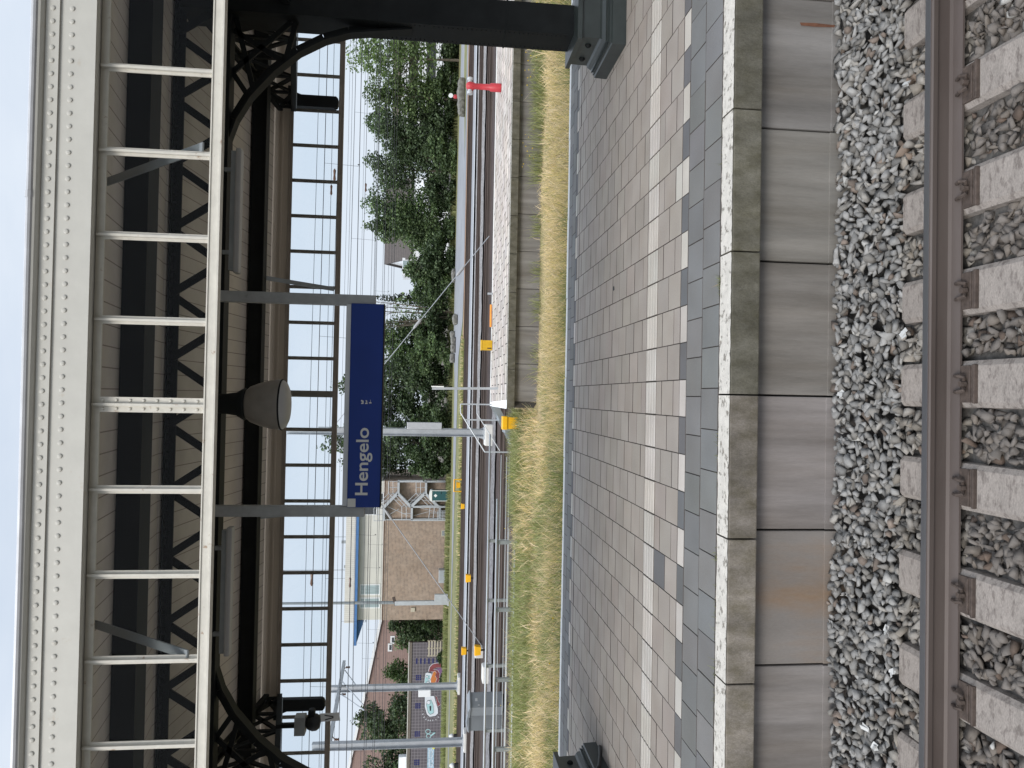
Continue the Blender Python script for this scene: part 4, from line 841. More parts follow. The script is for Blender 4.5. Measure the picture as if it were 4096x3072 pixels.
drops_h = {28.5: 1.3, 38.8: 1.25, 46.0: 1.2, 54.7: 1.15, 58.4: 1.1}
for yc, w_, xa, xb in TR:
    wire('dark contact wire over the track ' + w_, yc, 5.5, .011); st = random.uniform(0, 6)
    wire('dark messenger wire over the track ' + w_, yc, 6.85 if yc < 50 else 7.0, .011, .12, [x for x in np.arange(-62 + st, 66, 6.4)])
    if yc in (38.8, 46.0): wire('second contact wire over the track ' + w_, yc + .35, 5.62, .009)
for i, (y, z, dz) in enumerate(((34.5, 8.0, 0), (34.8, 7.35, .004), (35.2, 7.2, -.003), (57.2, 9.1, 0), (60.5, 8.2, .002), (48.2, 7.9, .003), (62.5, 6.2, 0))):
    wire(['highest feeder wire, passing the top of the sign posts', 'second feeder wire under the highest one', 'third feeder wire, sloping close to the second', 'feeder wire carried by the far mast', 'feeder wire just above the tree tops', 'feeder wire carried by the mast nearest the lower edge', 'low cable passing in front of the trees near the road'][i], y, z, .009, .1, dzx=dz)
# bulky insulators strung into the lines
for i, (x, y, yy) in enumerate(((1338, 700, 38.8), (1325, 760, 46.0), (1463, 750, 54.7), (1400, 2330, 46.0), (1247, 2315, 34.5))):
    p = at(x, y, yy); b = MB(); d = .32; b.tube([p + Vector((-d, 0, 0)), p + Vector((-d * .7, 0, 0)), p, p + Vector((d * .7, 0, 0)), p + Vector((d, 0, 0))], [.02, .075, .05, .075, .02], 8)
    tag(b.build('line_insulator', M['insul'], origin=p), ['dark insulator in the wire near the upper bracket', 'lower of two insulators near the upper bracket', 'dark insulator strung just above the trees', 'brown insulator in the wire in front of the brick building roof', 'brown insulator in the wire close to a canopy mullion, above the brick building'][i], 'insulator', 'insulators in the wires')

# ------------------------------------------------------------------ trees and shrubs
def foliage(blobs, n, size, base, light, dens=1., droop=.0):
    P = []; S = []; Cs = []
    vols = np.array([a * b_ * c for (_, _, _, a, b_, c) in blobs]) ** .75; cnt = (n * vols / vols.sum()).astype(int)
    for (cx, cy, cz, a, b_, c), k in zip(blobs, cnt):
        if k < 1: continue
        u = rng.normal(0, 1, (k, 3)); u /= np.linalg.norm(u, axis=1)[:, None]; r = rng.uniform(.35, 1, (k, 1)) ** .45
        ph = rng.uniform(0, 6.28, 6); lump = 1 + .22 * np.sin(u[:, :1] * 5 + ph[0]) * np.sin(u[:, 1:2] * 6 + ph[1]) + .16 * np.sin(u[:, 2:] * 9 + ph[2]) + rng.normal(0, .07, (k, 1))
        p = u * r * lump * np.array([a, b_, c]) + np.array([cx, cy, cz])
        # thin out holes
        h = np.sin(p[:, 0] * 2.3 + ph[3]) * np.sin(p[:, 1] * 2.1 + ph[4]) * np.sin(p[:, 2] * 2.6 + ph[5])
        keep = (h > -.42) | (rng.random(k) < .3); p = p[keep]; k = len(p)
        tint = rng.uniform(.75, 1.3); m_ = (rng.random((k, 1)) < .42 * tint)
        col = np.where(m_, np.array(light), np.array(base)) * rng.uniform(.6, 1.35, (k, 1)) * tint
        P.append(p); Cs.append(col)
    P = np.concatenate(P); Cs = np.concatenate(Cs); k = len(P); s = size * rng.uniform(.55, 1.35, (k, 1))
    a = rng.normal(0, 1, (k, 3)); a[:, 2] *= .55; a /= np.linalg.norm(a, axis=1)[:, None]; t_ = rng.normal(0, 1, (k, 3)); b_ = np.cross(a, t_); b_ /= np.linalg.norm(b_, axis=1)[:, None]
    V = np.concatenate([P - a * s * .5, P + b_ * s * .32, P + a * s * .5, P - b_ * s * .32]); i = np.arange(k)
    return V, np.stack([i, i + k, i + 2 * k, i + 3 * k], 1), Cs
def limbs(b, p, h, r, spread, n, lean=(0, 0)):
    p = Vector(p); top = p + Vector((lean[0], lean[1], h)); b.tube([p, p.lerp(top, .5) + Vector((random.uniform(-.2, .2), 0, 0)), top], [r, r * .7, r * .25], 7)
    for k in range(n):
        f = random.uniform(.3, .92); q = p.lerp(top, f); a = random.uniform(0, 2 * PI); L_ = spread * random.uniform(.5, 1.) * (1.15 - f * .6)
        e = q + Vector((math.cos(a) * L_, math.sin(a) * L_ * .7, L_ * random.uniform(.5, 1.2))); mid = q.lerp(e, .5) + Vector((random.uniform(-.2, .2), 0, -L_ * .08))
        b.tube([q, mid, e], [r * .38 * (1.1 - f * .6), r * .24, r * .07], 5)
        for m_ in range(3):
            e2 = mid.lerp(e, random.uniform(.1, .9)); b.tube([e2, e2 + Vector((random.gauss(0, .5), random.gauss(0, .4), random.uniform(.2, 1.0))) * L_ * .5], [r * .1, r * .035], 4)
def tree(x, y, h, w, lab, base, light, n=5200, size=.36, low=.12, nb=11, trunk=.16, group='trees beyond the road', name='tree', d=None, lm=9, top_open=.0):
    t = thing(name, lab, 'tree' if 'shrub' not in name else 'shrub', (x, y, -.03), group); d = d or w * .45
    b = MB(); limbs(b, (x, y, -.03), h * .82, trunk, w * .5, lm); b.build('trunk', M['bark'], t)
    blobs = []
    for k in range(nb):
        f = (k + .5) / nb; zz = h * (low + (1 - low) * f * .93); prof = math.sin(PI * min(.98, .14 + f * .80)) ** .7
        for q in range(2 if nb > 6 else 1):
            ang = random.uniform(0, 2 * PI); rr = w * .30 * prof * random.uniform(.4, 1.15)
            blobs.append((x + math.cos(ang) * rr * 1.1, y + math.sin(ang) * rr * d / w * 2, zz, w * .24 * prof * random.uniform(.7, 1.2) + .25, d * .4 * prof + .25, h * .10 * random.uniform(.7, 1.25) + .15))
    V, F, C = foliage(blobs, int(n * 1.9), size * .82, base, light); np_mesh('crown', V, F, C, M['leaf'], t); return t
DK, DL = (.055, .080, .046), (.125, .168, .095)
MD, ML = (.07, .105, .052), (.15, .205, .10)
LT, LL = (.10, .145, .06), (.18, .24, .11)
tree(37.3, 84.0, 12.0, 9.0, 'light airy tree with branches showing, in front of the white apartment block', LT, LL, 4200, .38, .26, 12, .15, lm=18)
tree(33.4, 85.5, 10.6, 5.6, 'slim pale green tree beside the airy one', (.07, .105, .045), LL, 3400, .36, .2, 9, .12, lm=10)
tree(30.4, 87.0, 10.3, 8.0, 'dark green round tree behind the red hydrant', (.06, .09, .046), DL, 6400, .38)
tree(26.2, 88.5, 10.4, 7.4, 'dark tree with rounded top, between the hydrant tree and the dark roofed house', DK, DL, 6200)
tree(21.9, 88.0, 10.5, 7.2, 'mid green bushy tree, third of the dark row before the road', (.036, .065, .025), ML, 5200)
tree(19.0, 87.5, 9.9, 5.0, 'broad mid green tree right before the dark roofed house', MD, ML, 6200)
tree(14.3, 86.8, 5.6, 5.0, 'lower leafy tree covering the foot of the dark roofed house', MD, ML, 4600)
tree(6.6, 88.0, 9.3, 5.4, 'mid green tree just beyond the end of the sign', (.038, .07, .025), ML, 4200, .38)
tree(3.4, 88.5, 8.5, 6.0, 'dark tree partly hidden behind the sign end', DK, DL, 4800)
tree(1.6, 91.0, 13.3, 5.2, 'tall dark tree whose top shows above the sign', DK, DL, 4600, .40)
tree(-5.6, 90.0, 14.6, 6.0, 'tallest dark tree behind the mast, topping the sign by the mast', DK, DL, 6800, .40)
tree(-2.0, 90.5, 9.8, 5.6, 'dense dark tree directly below the sign in the scene', (.026, .046, .02), DL, 5200, .40)
tree(-8.3, 93.5, 12.6, 3.6, 'narrow tree at the corner of the brick building', DK, DL, 2400, .36, .35)
# half bare tree
t = thing('tree', 'half bare tree with many thin upright branches near the dark roofed house', 'tree', (9.6, 86.0, -.03), 'trees beyond the road')
b = MB()
for k in range(7):
    a = random.uniform(-.5, .5); p = Vector((9.2 + a * .6, 86.0 + random.uniform(-.3, .3), 0)); q = p + Vector((a * 3.4, random.uniform(-.6, .6), random.uniform(8.5, 10.6)))
    b.tube([p, p.lerp(q, .5) + Vector((a * .5, 0, 0)), q], [.12, .07, .015], 5)
    for m_ in range(9):
        e = p.lerp(q, random.uniform(.4, .95)); b.tube([e, e + Vector((random.gauss(0, .6), random.gauss(0, .4), random.uniform(.5, 1.8)))], [.028, .008], 4)
b.build('trunk', M['bark'], t)
V, F, C = foliage([(8.0, 86, 9.4, 1.2, 1, 1.2), (6.9, 86, 8.0, .9, .9, 1.5), (8.6, 86, 10.6, .8, .8, .7), (9.7, 86, 5.6, 1.5, 1.2, 1.2), (7.6, 86, 7.0, 1.0, 1, 1.2)], 1100, .26, LT, LL); np_mesh('crown', V, F, C, M['leaf'], t)
t = thing('tree', 'dark pointed conifer in front of the white gable of the dark roofed house', 'tree', (11.6, 92, -.03), 'trees beyond the road'); b = MB(); b.tube([(11.6, 92, 0), (11.6, 92, 8.4)], [.14, .03], 6); b.build('trunk', M['bark'], t)
V, F, C = foliage([(11.6, 92, 1 + k * .95, 1.35 - k * .13, 1.3 - k * .13, .7) for k in range(9)], 2400, .30, (.040, .050, .032), (.06, .075, .05)); np_mesh('crown', V, F, C, M['leaf'], t)
# shrub belt at the foot of the trees
for i, (x, h, w, c) in enumerate(((38.5, 1.9, 4.5, 0), (35, 3.4, 5, 1), (31.2, 4.2, 5.2, 0), (27.2, 3.8, 5.2, 1), (23.0, 3.4, 5.2, 0), (19.0, 3.8, 5, 1), (15.3, 4.3, 5, 0), (11.6, 4.8, 5.2, 1), (8.2, 5.0, 4.4, 0), (4.8, 5.0, 4.8, 1), (1.2, 4.8, 4.8, 0), (-2.6, 4.6, 4.8, 0), (-6.0, 5.2, 4.4, 0), (-8.2, 4.6, 2.4, 0))):
    tree(x, 85.6 + (i % 3) * .5, h, w, '%s shrub under the trees, %s in the row from the column' % (('dark green', 'brighter green')[c], ['first', 'second', 'third', 'fourth', 'fifth', 'sixth', 'seventh', 'eighth', 'ninth', 'tenth', 'eleventh', 'twelfth', 'thirteenth', 'last'][i]), ((.026, .045, .018), MD)[c], (DL, ML)[c], 3000, .36, .05, 7, .06, 'shrubs along the road', 'shrub', 2.6, 5)
# trees on the other side of the brick building
tree(-28.6, 96.5, 7.2, 4.6, 'dark ragged tree close against the end of the brick building', (.028, .048, .022), DL, 4200, .34, .08)
tree(-31.8, 99, 6.3, 3.6, 'small mid green tree peeping over the tiled wall end', MD, ML, 2400, .34)
tree(-35.6, 98.5, 7.6, 5.0, 'loose mid green tree in front of the mauve gable', (.05, .08, .03), ML, 3600, .36)
tree(-41.8, 98.5, 11.0, 7.2, 'big dark tree above the graffiti', DK, DL, 7200, .40)
tree(-47.6, 98.5, 10.5, 6.4, 'dark tree at the lower edge of the photo', DK, DL, 5600, .40)
for i, (x, h, w) in enumerate(((-28.0, 2.8, 3.0), (-31.4, .9, 1.4), (-34.2, .55, 2.4))):
    tree(x, 91.6, h, w, ['low dark shrub at the corner of the brick building', 'small shrub at the foot of the tiled wall', 'ragged grass shrub below the red graffiti'][i], (.03, .05, .02), MD, 1200, .26, .03, 5, .04, 'shrubs by the tiled wall', 'shrub', 1.0, 3)

# ------------------------------------------------------------------ buildings
t = thing('brick_building', 'brown brick building with pale upper storey, blue gutter and outside steel stairs', 'building', (-17.8, 92, -.1)); BB = t
BX0, BX1, BY = -25.7, -9.85, 88.0
b = MB(); b.box((BX0, BY, -.2), (BX1, BY + 14, 7.30)); b.build('brick_wall', M['brick'], t)
b = MB(); b.box((BX0 - .04, BY - .05, 7.30), (BX1 + .05, BY + 14.05, 7.40)); b.build('wall_band', mat('brown_band', (.13, .08, .06), .8), t)
b = MB(); b.box((BX0 + .05, BY + .03, 7.40), (BX1 - .05, BY + 13.95, 10.15)); b.build('upper_wall', M['cladding'], t)
b = MB(); b.box((BX0 - .1, BY - .55, 10.42), (BX1 + .4, BY + 14.5, 11.55)); b.build('roof_fascia', M['rooftile'], t)
b = MB(); b.box((BX0 - 2.6, BY - .75, 10.12), (BX1 + .5, BY - .35, 10.42)); b.box((BX0 - 2.4, BY - .35, 10.15), (BX1 + .45, BY + 14.4, 10.42)); b.prism([(0, 0), (-2.5, 0), (-.2, -.7), (0, -.7)], (BX0 - .001, BY, 10.14), (1, 0, 0), (0, 0, 1), (0, 1, 0), 0, 6); b.build('blue_gutter', M['bluepaint'], t)
for x in (-13.2, -17.4, -20.3): b = MB(); b.box((x - .15, BY + 3, 11.55), (x + .15, BY + 3.3, 12.05 + .35 * (x == -17.4))); b.build('roof_vent', M['galvdark'], t)
b = MB(); b.tube([(-16.6, BY + 2, 11.5), (-16.6, BY + 2, 17.2)], .03, 5); b.tube([(-21.4, BY + 2, 11.5), (-21.4, BY + 2, 14)], .025, 5); b.build('aerial', M['galvdark'], t)
for x0, x1 in ((-22.72, -21.72), (-24.22, -23.22)):
    b = MB(); b.box((x0 - .12, BY - .03, 7.62), (x1 + .12, BY + .05, 9.92)); f_ = b.build('window', M['whiteframe'], t)
    b = MB(); b.box((x0, BY - .04, 7.75), (x1, BY - .028, 9.80)); b.build('pane', M['win'], f_); b = MB(); b.box((x0, BY - .055, 9.32), (x1, BY - .041, 9.38)); b.build('transom', M['whiteframe'], f_)
wa, wb, wc, wd_ = at(1504, 2057, 88), at(1455, 2020, 88), at(1531, 2007, 88), at(1500, 1974, 88)
for x0, x1, z0, z1 in ((wa.x, wb.x, wa.z, wb.z), (wc.x, wd_.x, wc.z, wd_.z)):
    b = MB(); b.box((x0 - .1, BY - .03, z0 - .1), (x1 + .1, BY + .05, z1 + .1)); f_ = b.build('window', M['whiteframe'], t)
    b = MB(); b.box((x0, BY - .04, z0), (x1, BY - .028, z1)); b.build('pane', M['darkwin'], f_)
p = at(1776, 2133, BY); b = MB(); b.box((p.x - .36, BY - .03, p.z - .32), (p.x + .36, BY + .05, p.z + .32)); f_ = b.build('wall_vent', M['wood'], t); b = MB(); b.box((p.x - .26, BY - .045, p.z - .24), (p.x + .26, BY - .031, p.z + .24)); b.build('grille', M['galvdark'], f_)
p = at(1652, 2432, BY); b = MB(); b.box((p.x - .42, BY - .14, p.z - .22), (p.x + .05, BY - .001, p.z + .25)); b.build('wall_box', M['wood'], t)
b = MB(); b.box((-9.845, 92.5, 1.0), (-9.83, 95.5, 3.9)); b.build('pale_brick_patch', mat('pale_brick', (.34, .25, .185), .9, var=.15), t)
b = MB(); b.box((-9.84, 89.5, 7.6), (-9.78, 98, 10.0)); b.build('louvre', M['rooftile'], t)
# steel stair tower in front of the wall
st = thing('steel_staircase', 'galvanised zigzag outdoor staircase fixed to the brick building', 'staircase', (-13.2, 87.2, -.05))
def sp(zx, zy, y=87.0): return at(1300 + zx / 3.687, 1900 + zy / 3.687, y)   # points read from the photograph, set on the stair's own planes
def flight(a, b_, w=.14):
    m_ = MB(); m_.bar(a, b_, .08, .30); m_.bar(a + Vector((0, .9, 0)), b_ + Vector((0, .9, 0)), .08, .30)
    n = 7
    for k in range(1, n): q = a.lerp(b_, k / n); m_.box((q.x - .14, q.y + .05, q.z - .02), (q.x + .14, q.y + .85, q.z + .02))
    m_.build('flight', M['galv'], st)
def railg(pts, hh=(1.0, .5)):
    m_ = MB()
    for h in hh: m_.tube([p + Vector((0, 0, h)) for p in pts], .035, 6)
    for p in pts: m_.tube([p, p + Vector((0, 0, hh[0]))], .035, 6)
    for i in range(len(pts) - 1):
        q = pts[i].lerp(pts[i + 1], .5); m_.tube([q, q + Vector((0, 0, hh[0]))], .03, 6)
    m_.build('guardrail', M['galv'], st)
def plat(a, b_):
    m_ = MB(); m_.box((min(a.x, b_.x), a.y - .05, a.z - .24), (max(a.x, b_.x), a.y + .95, a.z)); m_.build('landing', M['galv'], st)
u0, u1 = sp(1070, 95), sp(1070, 270); plat(u0, u1); railg([u0, u1])
l0, l1 = sp(1475, 95), sp(1475, 270); plat(l0, l1); railg([l0, l1])
m0, m1 = sp(1265, 470), sp(1265, 665); plat(m0, m1); railg([m0, m1])
t0, t1 = sp(855, 490), sp(855, 675); plat(t0, t1); railg([t0, t1])
g0 = sp(1680, 480); g1 = sp(1660, 640); plat(g0, g1); railg([g0, g1])
flight(t0, u1); railg([t0, u1]); flight(u1, m0); railg([u1, m0]); flight(m0, l1); railg([m0, l1]); flight(l1, g0); railg([l1, g0])
m_ = MB()
for (a, b_) in ((u0, 0), (m1, 0), (m0, 0)):
    m_.box((a.x - .09, 86.95, -.05), (a.x + .09, 87.13, a.z)); m_.box((a.x - .07, 87.8, -.05), (a.x + .07, 87.94, a.z))
m_.box((t1.x - .07, 87.75, -.05), (t1.x + .07, 87.9, t1.z)); m_.build('upright', M['galv'], st)
m_ = MB()
for (za, zb) in (((910, 605), (1090, 500)), ((920, 465), (1230, 600)), ((1290, 605), (1530, 540)), ((1310, 460), (1640, 545))): m_.bar(sp(*za, 87.6), sp(*zb, 87.6), .05, .07, (0, 1, 0))
m_.build('cross_brace', M['galv'], st)
m_ = MB(); a, b_ = sp(1680, 530, 86.6), sp(1850, 660, 86.6)
for k in range(7): x = a.x + (b_.x - a.x) * k / 6; m_.box((x - .03, 86.55, -.05), (x + .03, 86.62, 1.35))
for z in (.05, .7, 1.3): m_.box((b_.x, 86.54, z), (a.x, 86.63, z + .06))
m_.build('bottom_gate', M['galv'], st)
# portable toilet
px = -11.15
t = thing('portable_toilet', 'dark teal portable toilet with white domed roof under the staircase', 'toilet', (px, 85.6, -.03))
b = MB(); b.box((px - .58, 85.0, -.03), (px + .58, 86.2, 2.0), .03); b.build('cabin', M['potty'], t)
b = MB(); b.prism([(-.64, 0), (.64, 0), (.60, .14), (.42, .27), (0, .33), (-.42, .27), (-.60, .14)], (px, 85.6, 2.0), (1, 0, 0), (0, 0, 1), (0, 1, 0), -.64, .64); b.build('domed_roof', M['pottyroof'], t)
b = MB()
for s in (-1, 1): b.box((px + s * .57 - .03, 84.985, 0), (px + s * .57 + .03, 84.998, 2.0))
b.build('door_trim', M['pottyroof'], t)
b = MB(); b.obox((px + .02, 84.99, 1.62), (.1, 0, .1), (0, .004, 0), (-.1, 0, .1)); b.build('diamond_mark', M['pottyroof'], t)
b = MB(); b.box((px + .2, 84.98, .95), (px + .42, 84.998, 1.02)); b.build('door_handle', M['black'], t)
p = at(1770, 2304, 86.5); b = MB(); b.box((p.x - .75, 86.3, -.03), (p.x + .7, 87.4, 1.05), .03); tag(b.build('stacked_slab', M['galv'], origin=(p.x, 86.5, 0)), 'pale grey concrete box standing in the grass against the brick wall', 'concrete box')
# house with mauve gable beyond the tiled wall
t = thing('gabled_building', 'large mauve brick building with white roof edge rising behind the tiled wall', 'building', (-38, 112, 0))
pts = [(at(1525, 2495, 108).x, at(1525, 2495, 108).z), (at(1470, 2748, 108).x, at(1470, 2748, 108).z)]
xa, za = pts[0]; xb, zb = pts[1]; sl = (zb - za) / (xb - xa); xe = xb - 24; ze = zb + sl * (-24) * 1.0
b = MB(); b.prism([(xa + 1.5, 0), (xa + 1.5, za - sl * -1.5), (xe, ze), (xe, 0)], (0, 108, 0), (1, 0, 0), (0, 0, 1), (0, 1, 0), 0, 20); b.build('gable_wall', M['pinkbrick'], t)
b = MB(); b.bar((xa + 1.7, 107.9, za + .2 - sl * -1.7), (xe, 107.9, ze + .2), .5, .35); b.build('roof_edge', M['whiteframe'], t)
for x, y in ((1570, 2560), (1560, 2590), (1640, 2520)):
    p = at(x, y, 107.9); b = MB(); b.box((p.x - .55, 107.9, p.z - .3), (p.x + .55, 107.98, p.z + .3)); f_ = b.build('window', M['whiteframe'], t); b = MB(); b.box((p.x - .35, 107.88, p.z - .22), (p.x + .35, 107.899, p.z + .1)); b.build('pane', M['darkwin'], f_)
# tiled wall with graffiti
t = thing('tiled_wall', 'violet grey tiled wall with navy tiles, pale coping and colourful graffiti', 'wall', (-40, 93, -.3)); TWALL = t
WX0, WX1, WY = -62, -29.9, 93.0
b = MB(); b.box((WX0, WY, -.35), (WX1, WY + .4, 3.95)); b.build('tile_face', M['tilewall'], t)
b = MB(); b.box((WX0, WY - .1, 3.95), (WX1 + .05, WY + .5, 4.28), .02); b.build('coping_band', mat('wall_coping', (.15, .13, .11), .85, var=.2), t); b = MB(); b.box((WX0, WY - .14, 4.285), (WX1 + .1, WY + .54, 4.37)); b.build('pale_coping', M['padwhite'], t)
gp = lambda zx, zy: (at(1500 + zx / 3.514, 2600 + zy / 3.514, WY).x, at(1500 + zx / 3.514, 2600 + zy / 3.514, WY).z)
def spray(name, poly, m, d):
    b = MB(); b.prism([gp(*q) for q in poly], (0, WY - d, 0), (1, 0, 0), (0, 0, 1), (0, 1, 0), 0, .004); return b.build(name, m, t)
def ell(cx, cy, rx, ry, n=18): return [(cx + rx * math.cos(2 * PI * k / n), cy + ry * math.sin(2 * PI * k / n)) for k in range(n)]
for zx, zy in ((610, 388), (602, 785), (594, 1180), (587, 1580)):
    b = MB(); (xa, za), (xb, zb) = gp(zx - 38, zy - 40), gp(zx + 38, zy + 40); 
    for i in range(3):
        for j in range(3): x = min(xa, xb) + abs(xb - xa) * i / 3; z = min(za, zb) + abs(zb - za) * j / 3; b.box((x + .02, WY - .006, z + .02), (x + abs(xb - xa) / 3 - .02, WY - .001, z + abs(zb - za) / 3 - .02))
    b.build('navy_tiles', M['navy'], t)
b = MB()
for k in range(7): (xa, za), (xb, zb) = gp(577 + k * 57, 118), gp(597 + k * 57, 195); b.box((min(xa, xb), WY - .006, min(za, zb)), (max(xa, xb), WY - .001, max(za, zb)))
b.build('navy_tile_row', M['navy'], t)
def outlined(name, poly, m, d, w=7, ol=M['g_wh']):
    cx = sum(p[0] for p in poly) / len(poly); cy = sum(p[1] for p in poly) / len(poly)
    out = []
    for p in poly:
        L_ = math.hypot(p[0] - cx, p[1] - cy) or 1; out.append((cx + (p[0] - cx) * (1 + w / L_), cy + (p[1] - cy) * (1 + w / L_)))
    spray(name + '_outline', out, ol, d); return spray(name, poly, m, d + .006)
outlined('graffiti_red_arc', [(755, 300), (770, 240), (810, 200), (870, 185), (930, 190), (985, 210), (985, 262), (930, 242), (860, 245), (815, 270), (880, 285), (910, 330), (900, 420), (880, 490), (820, 490), (850, 400), (835, 320), (800, 300)], M['g_red'], .010)
spray('graffiti_purple', [(930, 250), (985, 262), (985, 490), (885, 490), (905, 425), (920, 340), (890, 290), (860, 262)], M['g_pu'], .013)
outlined('graffiti_white_tag', [(710, 325), (735, 315), (795, 330), (790, 490), (775, 640), (720, 635), (690, 590), (690, 470)], M['g_wh'], .020, 6, M['g_bk'])
spray('graffiti_aqua_inner', [(720, 350), (775, 355), (765, 480), (700, 480), (705, 400)], M['g_aq'], .032)
outlined('graffiti_orange', [(825, 300), (850, 297), (862, 325), (845, 365), (868, 400), (850, 450), (835, 490), (785, 490), (785, 400), (805, 345)], M['g_or'], .036, 5)
for i, (cx, cy, r) in enumerate(((732, 375, 15), (760, 415, 13), (745, 460, 20))): outlined('graffiti_dot', ell(cx, cy, r, r, 12), M['g_wh'], .040, 4, M['g_bk'])
outlined('graffiti_white_letter', [(700, 645), (830, 645), (850, 720), (885, 830), (885, 890), (850, 925), (770, 938), (730, 905), (700, 800)], M['g_wh'], .014, 6, M['g_bk'])
outlined('graffiti_aqua_letter', [(740, 710), (790, 705), (815, 770), (825, 880), (775, 905), (745, 870), (725, 770)], M['g_aq'], .028, 5, M['g_bk'])
outlined('graffiti_dot', ell(752, 735, 24, 26, 14), M['g_wh'], .042, 4, M['g_bk']); spray('graffiti_stroke', [(765, 790), (790, 780), (788, 850), (770, 855)], M['g_bk'], .044)
outlined('graffiti_red_spike', [(850, 642), (870, 660), (890, 720), (922, 765), (880, 795), (870, 740)], M['g_red'], .010, 4)
b = MB()
for (ax_, ay_, bx_, by_) in ((655, 850, 675, 852), (665, 905, 682, 895), (682, 950, 697, 935), (712, 982, 722, 965), (745, 998, 750, 978), (775, 1000, 777, 980), (812, 998, 812, 978), (860, 985, 852, 968), (897, 948, 884, 935), (922, 902, 905, 900), (928, 858, 908, 856)):
    (xa, za), (xb, zb) = gp(ax_, ay_), gp(bx_, by_); b.bar((xa, WY - .012, za), (xb, WY - .012, zb), .012, .07, (0, 0, 1))
b.build('graffiti_rays', M['g_wh'], t)
def ringp(cx, cy, rx, ry, w, nm):
    b = MB(); n = 20
    for k in range(n):
        a0, a1 = 2 * PI * k / n, 2 * PI * (k + 1) / n; q = [gp(cx + (rx + s_) * math.cos(a_), cy + (ry + s_) * math.sin(a_)) for a_, s_ in ((a0, 0), (a1, 0), (a1, w), (a0, w))]
        b.prism(q, (0, WY - .012, 0), (1, 0, 0), (0, 0, 1), (0, 1, 0), 0, .004)
    b.build(nm, M['g_aq'], t)
ringp(745, 1145, 28, 26, 9, 'graffiti_ring'); ringp(752, 1210, 27, 24, 9, 'graffiti_ring')
b = MB()
for (a_, c_) in (((775, 1150), (845, 1158)), ((845, 1158), (785, 1205))): (xa, za), (xb, zb) = gp(*a_), gp(*c_); b.bar((xa, WY - .012, za), (xb, WY - .012, zb), .012, .16)
b.build('graffiti_triangle', M['g_aq'], t)
spray('graffiti_pale_block', [(740, 1345), (835, 1345), (828, 1480), (826, 1660), (735, 1660), (738, 1500)], M['g_bl'], .010); spray('graffiti_yellow_patch', [(805, 1358), (842, 1350), (838, 1390), (808, 1395)], M['g_ye'], .018)
b = MB()
for k, (zy, w_) in enumerate(((1430, 26), (1490, 22), (1560, 30), (1620, 24))):
    for q in ell(782, zy, 24, w_, 10)[::2]: (xa, za) = gp(*q); b.box((xa - .12, WY - .022, za - .05), (xa + .12, WY - .018, za + .05))
b.build('graffiti_pale_letters', M['g_wh'], t)
# slatted crates by the wall end
p = at(1782, 2590, 92.3); t = thing('slatted_crate', 'stack of pale slatted pallets leaning at the end of the tiled wall', 'pallets', (p.x, 92.2, -.2))
b = MB()
for k in range(7): b.box((p.x - .95, 92.0, -.2 + k * .34), (p.x + .95, 92.08, -.02 + k * .34))
for s in (-.9, 0, .9): b.box((p.x + s - .06, 92.081, -.2), (p.x + s + .06, 92.3, 2.1))
b.build('slats', M['wood'], t)
b = MB(); b.box((-45.6, 93.6, 4.4), (-43.9, 94.4, 5.3), .02); tag(b.build('rooftop_box', M['whitewall'], origin=(-44.7, 94, 4.4)), 'white box standing behind the coping of the tiled wall', 'box')
# apartment block, dark roofed house and grey sheds behind the trees
t = thing('apartment_block', 'white balconied apartment block behind the airy tree', 'building', (52, 130, 0))
pl, pr = at(1650, 470, 130), at(1650, -40, 130); X0, X1 = pl.x - 3, pr.x + 12
b = MB(); b.box((X0, 131.5, 0), (X1, 142, 9.4)); b.build('dark_wall', M['greywall'], t)
zz = [at(x, 250, 130).z for x in (1588, 1652, 1668, 1690, 1725, 1752, 1795)]
for (za, zb) in ((6.9, 8.2), (3.9, 5.4), (.7, 2.4)):
    for k in range(3): b = MB(); h = (zb - za) / 3; b.box((X0, 130, za + k * h + .05), (X1, 130.4, za + (k + 1) * h - .05)); b.build('balcony_panel', M['whitewall'], t)
    b = MB(); b.box((X0, 130.2, za - .2), (X1, 131.5, za - .01)); b.build('floor_slab', M['greywall'], t)
b = MB(); b.box((X0 - .3, 129.9, 8.5), (X1, 142, 9.5)); b.build('roof_slab', mat('grey_brown_roof_edge', (.17, .15, .12), .8), t)
for k in range(5): b = MB(); b.box((X0 + 2 + k * 4, 131.4, 2.6), (X0 + 4 + k * 4, 131.49, 3.6)); b.build('window', M['darkwin'], t)
t = thing('dark_roofed_house', 'house with steep dark tiled roof and white gable between the trees', 'house', (17, 118, 0))
p0, p1 = at(1528, 1022, 115), at(1528, 700, 115); zt = p0.z; zb_ = at(1642, 1000, 115).z
b = MB(); b.box((p0.x, 115, 0), (p1.x, 126, zb_)); b.build('wall', M['whitewall'], t)
b = MB(); b.prism([(114.7, zb_ - .1), (121, zt), (121, zt - .35), (114.9, zb_ - .35)], (0, 0, 0), (0, 1, 0), (0, 0, 1), (1, 0, 0), p0.x - .3, p1.x); b.prism([(126.6, zb_ - .1), (121, zt), (121, zt - .35), (126.4, zb_ - .35)], (0, 0, 0), (0, 1, 0), (0, 0, 1), (1, 0, 0), p0.x - .3, p1.x); b.build('roof', M['darkroof'], t)
b = MB(); b.prism([(115, zb_), (126, zb_), (121, zt - .3)], (0, 0, 0), (0, 1, 0), (0, 0, 1), (1, 0, 0), p0.x + .01, p0.x + .2); b.build('gable', M['whitewall'], t)
b = MB(); b.box((p0.x - 2.6, 116, 0), (p0.x - .05, 121, at(1610, 1030, 116).z)); b.build('side_wing', M['whitewall'], t)
b = MB(); b.box((p0.x - 1.6, 115.9, 5.6), (p0.x - .5, 115.99, 6.8)); b.build('window', M['win'], t)
